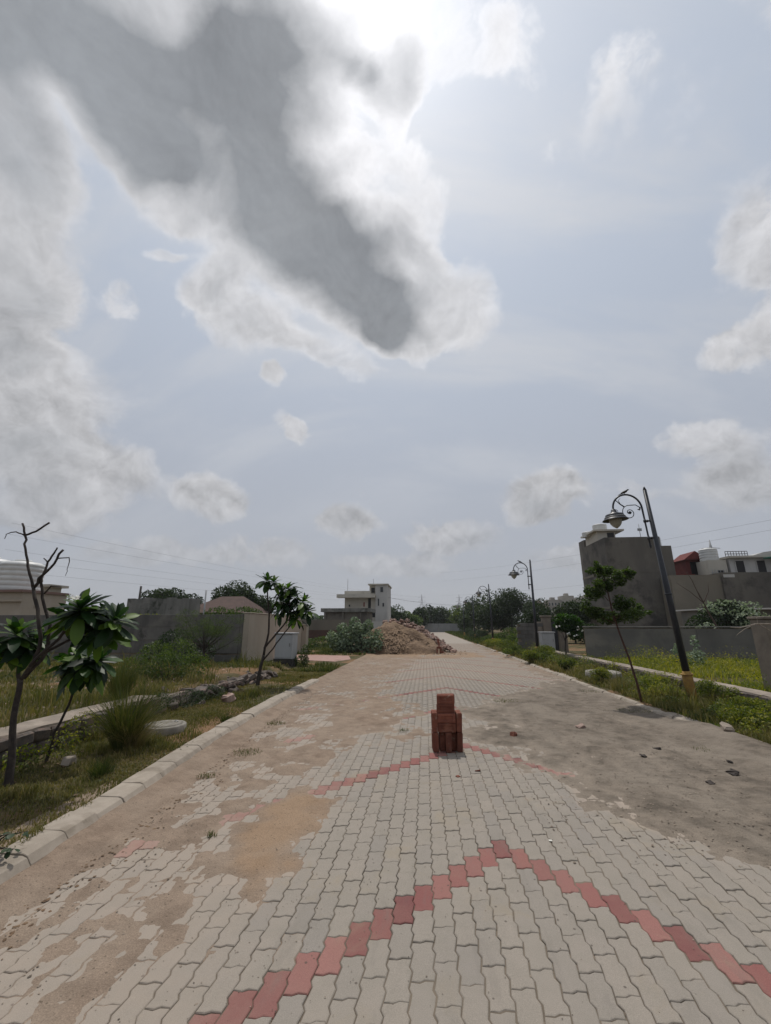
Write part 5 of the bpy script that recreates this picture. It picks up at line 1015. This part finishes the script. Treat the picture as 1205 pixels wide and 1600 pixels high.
for q in range(290):
    f_ = random.random(); bx = -2.4 + 4.0 * f_ ** .85; top = 1.78 * (1 - max(0, (f_ - .28) / .72) ** 1.05) + .05; yy = random.gauss(0, .40); z_ = top * (1 - min(1, abs(yy) / 1.4)) * random.uniform(.86, 1.0)
    o_ = link('rubble_chunk', random.choice(CHK), None, t, (bx + .2, yy - 1.15 * max(0, f_ - .25), max(.06, z_)), (random.uniform(-1, 1), random.uniform(-1, 1), random.uniform(0, 6.28))); s_ = random.uniform(.3, .85); o_.scale = (s_, s_, s_)
MB().add([(-2.3, -.9, 0), (1.4, -.5, 0), (1.4, .6, 0), (-2.3, 1.2, 0), (-1.9, 0, 1.6), (-1.2, .1, 1.62), (.8, .1, .3)], [(0, 1, 6, 5, 4), (2, 3, 4, 5, 6), (1, 2, 6), (3, 0, 4)]).build('heap_core', M_MOUND, t)

# ------------------------------------------------------------------ buildings
def win(t, x, z, w_, h, y, depth=.06, name='window', frame=M_OFFW, m=M_GLASS, face='y'):
    if face == 'y':
        f_ = MB(); b = .05
        for lo, hi in (((x, z), (x + b, z + h)), ((x + w_ - b, z), (x + w_, z + h)), ((x + b, z), (x + w_ - b, z + b)), ((x + b, z + h - b), (x + w_ - b, z + h))): f_.box((lo[0], y - depth, lo[1]), (hi[0], y + .02, hi[1]))
        o_ = f_.build(name, frame, t); MB().box((x + b, y - .02, z + b), (x + w_ - b, y + .015, z + h - b)).build('pane', m, o_)
    else:
        f_ = MB(); b = .05
        for lo, hi in (((x, z), (x + b, z + h)), ((x + w_ - b, z), (x + w_, z + h)), ((x + b, z), (x + w_ - b, z + b)), ((x + b, z + h - b), (x + w_ - b, z + h))): f_.box((y - .02, lo[0], lo[1]), (y + depth, hi[0], hi[1]))
        o_ = f_.build(name, frame, t); MB().box((y - .015, x + b, z + b), (y + .02, x + w_ - b, z + h - b)).build('pane', m, o_)
    return o_
# big bare grey building
t = empty('grey_building', (13.4, 32, 0), label='tall windowless grey cement building behind the layered sapling', cat='building')
MB().box((0, 0, -.1), (3.9, 5.2, 7.75)).build('wall', M_BLDG, t); MB().box((3.903, .8, -.1), (5.05, 5.2, 7.2)).build('wall', M_BLDG, t)
MB().box((-.003, 4.0, 7.55), (.25, 5.2, 8.35)).build('parapet', M_BLDG, t)
for z in (2.6, 5.15): MB().box((-.02, -.022, z), (3.92, -.002, z + .16)).build('floor_band', M_BLDG, t)
for z in (2.6, 5.15): MB().box((-.024, .0, z), (-.002, 5.2, z + .16)).build('floor_band', M_BLDG2, t)
MB().box((0, 1.2, 7.753), (1.35, 3.6, 8.45)).build('stair_room', M_OFFW, t); MB().box((-.3, .95, 8.453), (1.95, 3.8, 8.58)).build('roof_slab', M_OFFW, t); MB().box((.75, 1.17, 7.76), (1.25, 1.198, 8.35)).build('door', M_DARK, t)
MB().tube([(2.85, .5, 7.7), (2.83, .5, 8.85)], .02, 6).build('antenna', M_STEEL, t); MB().box((2.70, .48, 8.3), (3.0, .52, 8.5)).build('antenna_plate', M_STEEL, t)
mb = MB()
for x_ in (3.95, 4.15, 4.42): mb.tube([(x_, .9, 7.1), (x_, .9, 7.85)], .018, 5)
mb.tube([(3.95, .9, 7.82), (4.42, .9, 7.82)], .018, 5); mb.build('railing', M_STEEL, t)
def tank(loc, r, h, label, m=M_TANK, ribs=4):
    pr = [(r * .98, 0)]
    for k in range(ribs):
        z0 = h * .78 * k / ribs; dz = h * .78 / ribs; pr += [(r * .96, z0 + .02 * dz), (r, z0 + .25 * dz), (r, z0 + .75 * dz), (r * .96, z0 + .98 * dz)]
    pr += [(r, h * .80), (r * .97, h * .86), (r * .8, h * .93), (r * .42, h * .965), (r * .40, h * .97)]
    t_ = empty('water_tank', loc, label=label, cat='water tank'); mb = MB(); mb.lathe(pr, n=32); mb.build('body', m, t_); mb = MB(); mb.lathe([(r * .38, h * .972), (r * .38, h * 1.0), (r * .34, h * 1.02), (.01, h * 1.025)], n=24); mb.build('lid', m, t_); return t_
tank((13.95, 33.9, 8.583), .52, .62, 'white round water tank on the stair room of the grey building'); tank((13.35, 34.9, 8.353), .42, .45, 'lower white water tank at the back corner of the grey building')
# long grey building to the right
t = empty('grey_building', (16.75, 30.5, 0), label='long low grey cement building spreading right of the tall one', cat='building')
MB().box((0, 0, -.1), (3.2, 1.3, 4.75)).build('wall', M_BLDG2, t); MB().box((3.203, -.15, -.1), (16, 3, 4.88)).build('wall', M_BLDG, t); MB().box((3.3, -.17, 4.55), (4.0, -.152, 4.75)).build('patch', M_WHITE, t)
t = empty('tin_shed', (15.3, 24.8, 0), label='low grey shed with a pale sheet roof right of the leafy bush', cat='shed')
MB().box((0, 0, -.1), (4, 2.6, 2.25)).build('wall', M_WALLR, t); MB().box((-.2, -.35, 2.253), (4.2, 2.8, 2.33)).build('roof', M_WHITE, t); MB().box((.3, -.02, 1.45), (1.9, -.002, 1.8)).build('opening', M_DARK, t)
# red roof room and white house
t = empty('red_roof_room', (21.0, 36, 5.1), label='small red rooftop room with gabled red roof above the grey wall', cat='rooftop room')
MB().box((.15, 0, -1), (1.65, 1.6, 1.45)).build('wall', M_REDW, t); MB().add([(-.1, -.25, 1.45), (1.9, -.25, 1.45), (.85, -.25, 2.15), (-.1, 1.8, 1.45), (1.9, 1.8, 1.45), (.85, 1.8, 2.15)], [(0, 1, 2), (5, 4, 3), (0, 2, 5, 3), (2, 1, 4, 5), (1, 0, 3, 4)]).build('roof', M_REDW, t)
MB().box((.45, -.02, .25), (1.15, -.002, 1.3)).build('window', M_DARK, t); MB().box((-.6, -.3, .0), (.5, -.25, .28)).build('railing', M_REDW, t)
MB().box((.9, -.3, 0), (1.6, -.26, .35)).build('cloth', M_WHITE, t)
t = empty('concrete_frame_room', (22.4, 34.4, 4.8), label='pale rooftop block carrying a white tank next to the red room', cat='rooftop room')
MB().box((-.6, 0, -1), (.75, 1.4, 1.5)).build('wall', M_OFFW, t); MB().box((.02, -.02, .1), (.45, -.002, .7)).build('opening', M_DARK, t)
mb = MB()
for k in range(6): x_ = -.5 + k * .2; mb.tube([(x_, -.1, .0), (x_ + .06, -.1, .75)], .018, 5)
mb.tube([(-.5, -.1, .5), (.55, -.1, .5)], .02, 5); mb.build('railing', M_STEEL, t)
tank((22.42, 35.1, 6.303), .62, 1.05, 'white round water tank on the pale rooftop block beside the red roof')
t = empty('white_house', (23.3, 34.3, 4.85), label='white upper floor with three dark windows at the right edge', cat='house')
MB().box((0, 0, -1), (7.5, 5, 1.55)).build('wall', M_WHITE, t); MB().box((-.15, -.35, 1.553), (7.6, 5.1, 1.70)).build('roof_slab', M_OFFW, t)
for x_ in (.35, 1.85, 2.95): win(t, x_, .42, .70, .98, 0, frame=M_WHITE, m=M_DARK)
MB().box((2.2, -.9, 1.42), (4.5, -.355, 1.50)).build('awning', M_GREENA, t)
mb = MB()
for k in range(9): mb.tube([(-.1 + k * .2, .1, 1.7), (-.1 + k * .2, .1, 2.1)], .02, 4)
mb.tube([(-.1, .1, 2.1), (1.5, .1, 2.1)], .025, 5); mb.tube([(-.1, .1, 1.9), (1.5, .1, 1.9)], .025, 5); mb.build('railing', M_BASE, t)
MB().add([(1.7, 0, 1.72), (7.5, 0, 1.72), (7.5, 0, 2.6), (2.6, 0, 2.0), (1.7, 4, 1.72), (7.5, 4, 1.72), (7.5, 4, 2.6), (2.6, 4, 2.0)], [(0, 1, 2, 3), (3, 2, 6, 7), (0, 3, 7, 4), (5, 4, 7, 6), (1, 5, 6, 2)]).build('roof', M_WHITE, t)
# cream building with big tank at the far left
t = empty('cream_building', (-19.2, 19.0, 0), label='cream building under the large white tanks at the left edge', cat='building')
MB().box((-5, 0, -.1), (-.25, 2.6, 3.0)).build('wall', M_CREAM, t); MB().box((-5, -.12, 2.55), (-.2, -.003, 2.66)).build('ledge', M_CREAM, t); MB().box((-5, -.15, 3.003), (-.15, 2.6, 3.12)).build('parapet', mat('rust_brown_trim', (0.20, 0.13, 0.11), rough=.8), t)
tank((-21.15, 20.3, 3.123), .98, 1.62, 'big white ribbed water tank right of its twin on the cream building', ribs=5)
tank((-23.2, 20.4, 3.123), 1.05, 1.85, 'big white ribbed water tank leftmost on the cream building', ribs=5)
t = empty('cream_building', (-24.2, 24, 0), label='small pale flat-roofed room behind the frangipani right of the tanks', cat='building')
MB().box((0, 0, -.1), (1.3, .9, 3.7)).build('wall', M_OFFW, t); MB().box((-.2, -.3, 3.703), (1.6, 1.1, 3.85)).build('roof_slab', M_OFFW, t)
# brown hipped roof house
t = empty('tiled_house', (-17.4, 30, 0), label='low house with brown hipped roof behind the dark panel wall', cat='house')
MB().box((0, 0, -.1), (4.2, 5, 2.35)).build('wall', M_OLDW, t); MB().add([(-.4, -.5, 2.3), (4.6, -.5, 2.3), (4.6, 5.4, 2.3), (-.4, 5.4, 2.3), (1.6, 2, 3.6), (3.4, 2, 3.6)], [(0, 1, 5, 4), (1, 2, 5), (2, 3, 4, 5), (3, 0, 4)]).build('roof', M_ROOF, t)
t = empty('lamp_pole', (-13.9, 26, 0), label='thin grey pole standing before the trees behind the dark panel wall', cat='pole'); MB().tube([(0, 0, 0), (0, 0, 3.6)], .05, 8).build('shaft', M_STEEL, t)
t = empty('lamp_pole', (-17.3, 24.5, 0), label='short dark pole above the stained old wall', cat='pole'); MB().tube([(0, 0, 0), (0, 0, 3.75)], .06, 8).build('shaft', M_BASE, t)
# two-storey house down the road
t = empty('two_storey_house', (-11.6, 60, 0), label='two-storey cream house with open balcony and stair tower beyond the milkweed', cat='house')
MB().box((.25, 0, -.1), (3.55, 6, 5.55)).build('wall', M_OFFW, t); MB().box((3.553, 0, -.1), (4.65, 6, 5.6)).build('wall', M_OFFW, t)
MB().box((4.653, -.2, -.1), (6.35, 6, 6.95)).build('stair_tower', M_WHITE, t); MB().box((3.75, .3, 5.75), (4.65, 5, 6.95)).build('stair_tower', M_OFFW, t); MB().box((3.6, -.4, 6.953), (6.5, 6.2, 7.12)).build('roof_slab', M_OFFW, t)
MB().box((-.7, -1.2, 5.15), (4.7, -.003, 5.62)).build('balcony_parapet', M_OFFW, t); MB().box((.3, -.6, 5.623), (4.0, -.2, 6.1)).build('parapet', M_OFFW, t)
MB().box((3.6, -.03, 3.7), (4.0, -.002, 5.1)).build('door', M_DARK, t); MB().box((4.2, -.03, 2.5), (4.62, -.002, 3.4)).build('door', M_DARK, t); MB().box((4.0, .26, 5.9), (4.5, .298, 6.6)).build('door', M_DARK, t)
win(t, 5.3, 5.9, .5, .8, -.2, frame=M_WHITE); win(t, 4.95, 4.0, .3, 1.1, -.2, frame=M_WHITE); win(t, 5.6, 3.9, .35, .6, -.2, frame=M_WHITE); win(t, .8, 3.9, .3, .4, 0, frame=M_OFFW)
MB().tube([(.6, .2, 6.0), (.6, .2, 7.9)], .03, 5).build('antenna', M_STEEL, t); MB().tube([(4.3, .5, 7.1), (4.3, .5, 7.9)], .03, 5).build('antenna', M_STEEL, t); MB().box((3.1, -1.22, 3.9), (3.3, -1.205, 4.5)).build('cloth', M_REDW, t)
t = empty('low_building', (-12.6, 52, 0), label='single-storey dark building with concrete roof slab before the two-storey house', cat='building')
MB().box((.2, .4, -.1), (5.6, 5, 3.0)).build('wall', M_BLDG, t); MB().box((-.2, 0, 3.003), (6.0, 5.2, 3.45)).build('roof_slab', M_OLDW, t)
for x_ in (.2, 2.4, 4.6): MB().box((x_, .1, -.1), (x_ + .25, .35, 3.0)).build('column', M_BLDG, t)
t = empty('boundary_wall', (-12.6, 40, 0), label='brown-grey cement wall in front of the dark single-storey building', cat='wall'); MB().box((0, 0, -.1), (6.3, .2, 1.95)).build('render', M_BLDG2, t); MB().box((0, -.02, -.1), (6.3, -.003, 1.0)).build('brick_base', mat('brown_brick_base', (0.11, 0.06, 0.05), (0.08, 0.05, 0.04), scale=3), t)
t = empty('boundary_wall', (-5.0, 50, 0), label='short white wall piece between milkweed and soil heap', cat='wall'); MB().box((-1.2, 0, -.1), (.8, .2, 1.9)).build('render', M_WHITE, t)
t = empty('boundary_wall', (0, 93, 0), label='long pale wall closing off the far end of the road', cat='wall')
for k in range(10): MB().box((-14 + k * 2.4, 0, -.1), (-14 + k * 2.4 + 2.36, .2, 1.75), ch=.01).build('wall_panel', mat('pale_grey_wall', (0.30, 0.31, 0.32), (0.25, 0.26, 0.265), scale=.6) if 'pale_grey_wall' not in MATS else MATS['pale_grey_wall'], t)
# far apartments
apt = [(52, 218, 9.0, 12.2, M_FARB2), (61.5, 222, 6.5, 13.8, M_FARB), (68.3, 220, 5.5, 15.6, M_FARB), (74.2, 224, 6.5, 13.6, M_FARB), (81, 226, 8, 16.0, M_FARB), (89.4, 230, 6.5, 14.2, M_FARB2)]
apl = ['leftmost pinkish apartment block on the horizon beside the second lamp post', 'low cream apartment block second from the left on the horizon', 'taller cream apartment block in the middle of the horizon row', 'cream apartment block right of the tallest middle one', 'wide cream apartment block next to the tall grey building', 'pinkish apartment block mostly behind the tall grey building']
for (x, y, w_, h, m_), lb in zip(apt, apl):
    t = empty('apartment_block', (x, y, 0), label=lb, cat='apartment block', group='far apartment blocks on the right horizon')
    MB().box((0, 0, 0), (w_, 8, h)).build('wall', m_, t); MB().box((w_ * .3, 1, h + .003), (w_ * .6, 4, h + 1.2)).build('stair_room', m_, t)
    nf = int(h // 2.6); nw = int(w_ // 1.5); base_w = None
    for f_ in range(1, nf):
        MB().box((-.15, -.5, f_ * 2.6 - .15), (w_ + .15, -.003, f_ * 2.6 + .05)).build('balcony_slab', m_, t)
        for k in range(nw):
            if base_w is None: base_w = MB().box((0, -.05, 0), (.75, -.002, 1.35)).mesh('window'); base_w.materials.append(M_GLASS)
            link('window', base_w, None, t, (.4 + k * 1.5, 0, f_ * 2.6 + .5))

# ------------------------------------------------------------------ background trees
def far_tree(x, y, h, cr, lb, grp, n=2400, leaf=.3, sq=.8, k=14, tr=M_BARK, m=None, f=.42): return tree('background_tree', (x, y, 0), h, cr, lb, grp, int(n * 1.7), leaf, k + 4, sq=(.50 * h / cr if y > 36 else sq), m=m, f=.5)
g1 = 'trees behind the left walls'; g2 = 'trees along the far tree line'; g3 = 'trees behind the right verge'
far_tree(-22.2, 35.5, 4.6, 1.9, 'dark round tree over the stained old wall behind the left wall', g1, 3000, .22, .6)
far_tree(-15.9, 35.0, 4.7, 1.8, 'dense tree right of the brown roof behind the left wall', g1, 3600, .20, .75)
far_tree(-14.0, 35.5, 3.7, 1.3, 'smaller tree next to the dense one above the left wall end', g1, 2200, .20, .8)
bush('bush', (-7.9, 17.2, 0), [(-.6, 0, 1.85, .7, .5, .35), (.4, 0, 1.9, .6, .5, .3), (.9, 0, 1.7, .4, .5, .4)], 1700, .10, L_SAP, 'leafy creeper showing above the right end of the dark panel wall', stems=6)
bush('bush', (-11.4, 16.4, 0), [(-.9, 0, 1.7, .7, .4, .28), (.4, 0, 1.7, .8, .4, .2), (1.6, 0, 1.65, .5, .4, .22)], 900, .07, L_WEED, 'thin weeds growing along the top of the dark panel wall', stems=6)
tl = [(-9.5, 86, 4.2, 2.4, 0), (-6.6, 82, 5.3, 2.6, 0), (-3.6, 84, 4.6, 2.4, 1), (-1.4, 90, 4.9, 2.6, 1), (1.2, 99, 5.6, 2.8, 1), (4.0, 97, 5.4, 2.7, 0), (6.8, 96, 5.9, 2.6, 1), (8.3, 80, 5.2, 2.2, 0), (10.2, 84, 6.2, 2.6, 0), (12.5, 88, 7.6, 3.0, 0), (-12.5, 90, 4.5, 2.6, 1), (-16.0, 96, 5.2, 3.0, 0)]
tlb = ['dark tree at the left of the far tree line by the house', 'rounded dark tree just right of the two-storey house', 'mid-height tree over the left part of the far wall', 'tree behind the rubble heap in the far line', 'light green tree rising over the middle of the far wall', 'tree above the end of the road', 'bushy tree over the right end of the far wall', 'small tree in front of the far wall on its right', 'dark tree beside the farthest lamp posts', 'tall dark tree at the right of the far line', 'tree far left behind the low dark building', 'leftmost distant tree behind the two-storey house']
for (x, y, h, cr, kk), lb in zip(tl, tlb): far_tree(x, y, h, cr, lb, g2, 1700, .42, .75, 12, m=L_SAP if kk and rng.random() < .6 else L_TREE)
far_tree(10.9, 56, 6.0, 2.5, 'big round dark tree behind the third lamp post', g3, 5200, .24, .85, 22)
far_tree(8.3, 56, 4.5, 1.7, 'narrower dark tree left of the big round one', g3, 2600, .24, .9)
far_tree(13.2, 53, 4.2, 1.9, 'low dark tree right of the big round one', g3, 2600, .24, .7)
far_tree(5.5, 62, 3.0, .9, 'small round tree on a clear stem near the road end', g3, 1200, .2, .9)
far_tree(11.8, 36, 3.4, 1.6, 'dark tree behind the gate pillars', g3, 2600, .2, .7); far_tree(14.6, 40, 3.9, 1.9, 'spreading dark tree left of the tall grey building', g3, 3000, .2, .7); far_tree(9.6, 38, 2.9, 1.3, 'low dark tree above the block wall', g3, 1800, .2, .8)
for (x, y, w_, h, lb) in ((5.3, 33.5, .9, 1.0, 'grey-green bush beyond the third lamp post'), (6.6, 34, 1.1, 1.2, 'wide bush beside the third lamp post'), (4.9, 40, .9, 1.0, 'bush at the road bend'), (5.6, 47, 1.1, 1.2, 'dark bush before the far lamp posts'), (5.4, 58, 1.1, 1.2, 'bush near the road end on the right'), (6.4, 27.5, .9, .95, 'grey-green bush before the block wall'), (5.6, 30.0, .8, .8, 'small bush at the foot of the third lamp post')):
    bush('bush', (x, y, 0), crown_clumps((0, 0, h * .5), (w_, w_, h * .5), 6, .5), 1500, .10, L_SAP if y < 36 else L_TREE, lb, 'bushes along the right side of the road', stems=5)
bush('bush', (8.9, 23.6, 0), crown_clumps((0, 0, .8), (1.1, .6, .8), 8, .5), 2600, .11, L_BUSH, 'dark leafy bush filling the gap right of the gate pillars', stems=6)
# wooded horizon far behind everything
C, tone = clumps([(x_, 150 + rng.uniform(-15, 40), rng.uniform(1.5, 3.0), rng.uniform(6, 10), 5, rng.uniform(2, 3.6)) for x_ in np.arange(-190, 200, 9)], 22000, .5)
tag(link('distant_woodland', leaf_mesh('distant_woodland', C, 1.1, tone, .7), L_TREE), kind='stuff')

# ------------------------------------------------------------------ pylons and wires
def pylon(loc, h, w_, label, r_=.10):
    t_ = empty('pylon', loc, label=label, cat='pylon', group='steel lattice pylons'); mb = MB(); nl = 7
    for sx_ in (-1, 1):
        for sy in (-1, 1): mb.tube([(sx_ * w_ / 2, sy * w_ / 2, 0), (sx_ * w_ * .10, sy * w_ * .10, h * .72), (0, 0, h)], r_, 4)
    for k in range(nl):
        z0, z1 = h * .9 * k / nl, h * .9 * (k + 1) / nl; f0 = np.interp(z0, [0, h * .72, h], [.5, .1, 0]) * w_; f1 = np.interp(z1, [0, h * .72, h], [.5, .1, 0]) * w_
        for sy in (-1, 1): mb.tube([(-f0, sy * f0, z0), (f1, sy * f1, z1)], r_ * .6, 4); mb.tube([(f0, sy * f0, z0), (-f1, sy * f1, z1)], r_ * .6, 4)
    mb.build('lattice', M_STEEL, t_); mb = MB()
    for z in (.66, .78, .9): mb.tube([(-w_ * .42, 0, h * z), (0, 0, h * z + .3), (w_ * .42, 0, h * z)], r_ * .9, 4)
    mb.build('cross_arm', M_STEEL, t_); return t_
pylon((-2.2, 300, 0), 22.5, 6, 'faint steel pylon over the trees left of the road end', .12); pylon((26.0, 330, 0), 24, 6, 'faint steel pylon over the trees right of the road end', .12)
pylon((97.0, 150, 0), 29.5, 7, 'steel lattice mast rising behind the white rooftop tank', .12)
def wire(a, b, sag, r_, label, grp):
    a, b = Vector(a), Vector(b); P_ = [a.lerp(b, i_ / 24) - Vector((0, 0, sag * 4 * (i_ / 24) * (1 - i_ / 24))) for i_ in range(25)]
    tag(MB().tube(P_, r_, 5).build('power_line', M_WIRE), label, 'power line', grp)
wl_ = ['topmost power line crossing the left sky', 'second power line from the top in the left sky', 'third power line in the left sky', 'fourth power line in the left sky', 'lowest power line in the left sky']
for k, lb in enumerate(wl_):
    z0 = (19.5, 17.4, 14.6, 12.8, 10.8)[k]; wire((-75, 68, z0), (-3.5 + k * .5, 300, 20.5 - 1.6 * (k // 2)), 2.0, .015, lb, 'power lines in the left sky')
for k, lb in enumerate(('upper power line sloping in the sky at the right edge', 'lower power line sloping in the sky at the right edge', 'lowest power line behind the white house')):
    wire((60, 55, (17.2, 15.9, 11.2)[k]), (8, 210, (26.5, 22.5, 15.5)[k]), 1.5, .015, lb, 'power lines in the right sky')
wire((-5.4, 61, 5.3), (11.5, 100, 6.0), .5, .02, 'thin cable from the two-storey house towards the trees', None)

# ------------------------------------------------------------------ air: thin even haze over the whole place
hm = bpy.data.materials.new('haze'); hm.use_nodes = True; hn = hm.node_tree; hn.nodes.clear()
ho = hn.nodes.new('ShaderNodeOutputMaterial'); hv = hn.nodes.new('ShaderNodeVolumePrincipled'); hv.inputs['Density'].default_value = 0.00035
hv.inputs['Color'].default_value = (0.90, 0.93, 0.97, 1); hv.inputs['Anisotropy'].default_value = 0.3; hn.links.new(hv.outputs[0], ho.inputs['Volume'])
tag(MB().box((-2600, -1600, -1.2), (2600, 3600, 42)).build('haze', hm), kind='stuff')
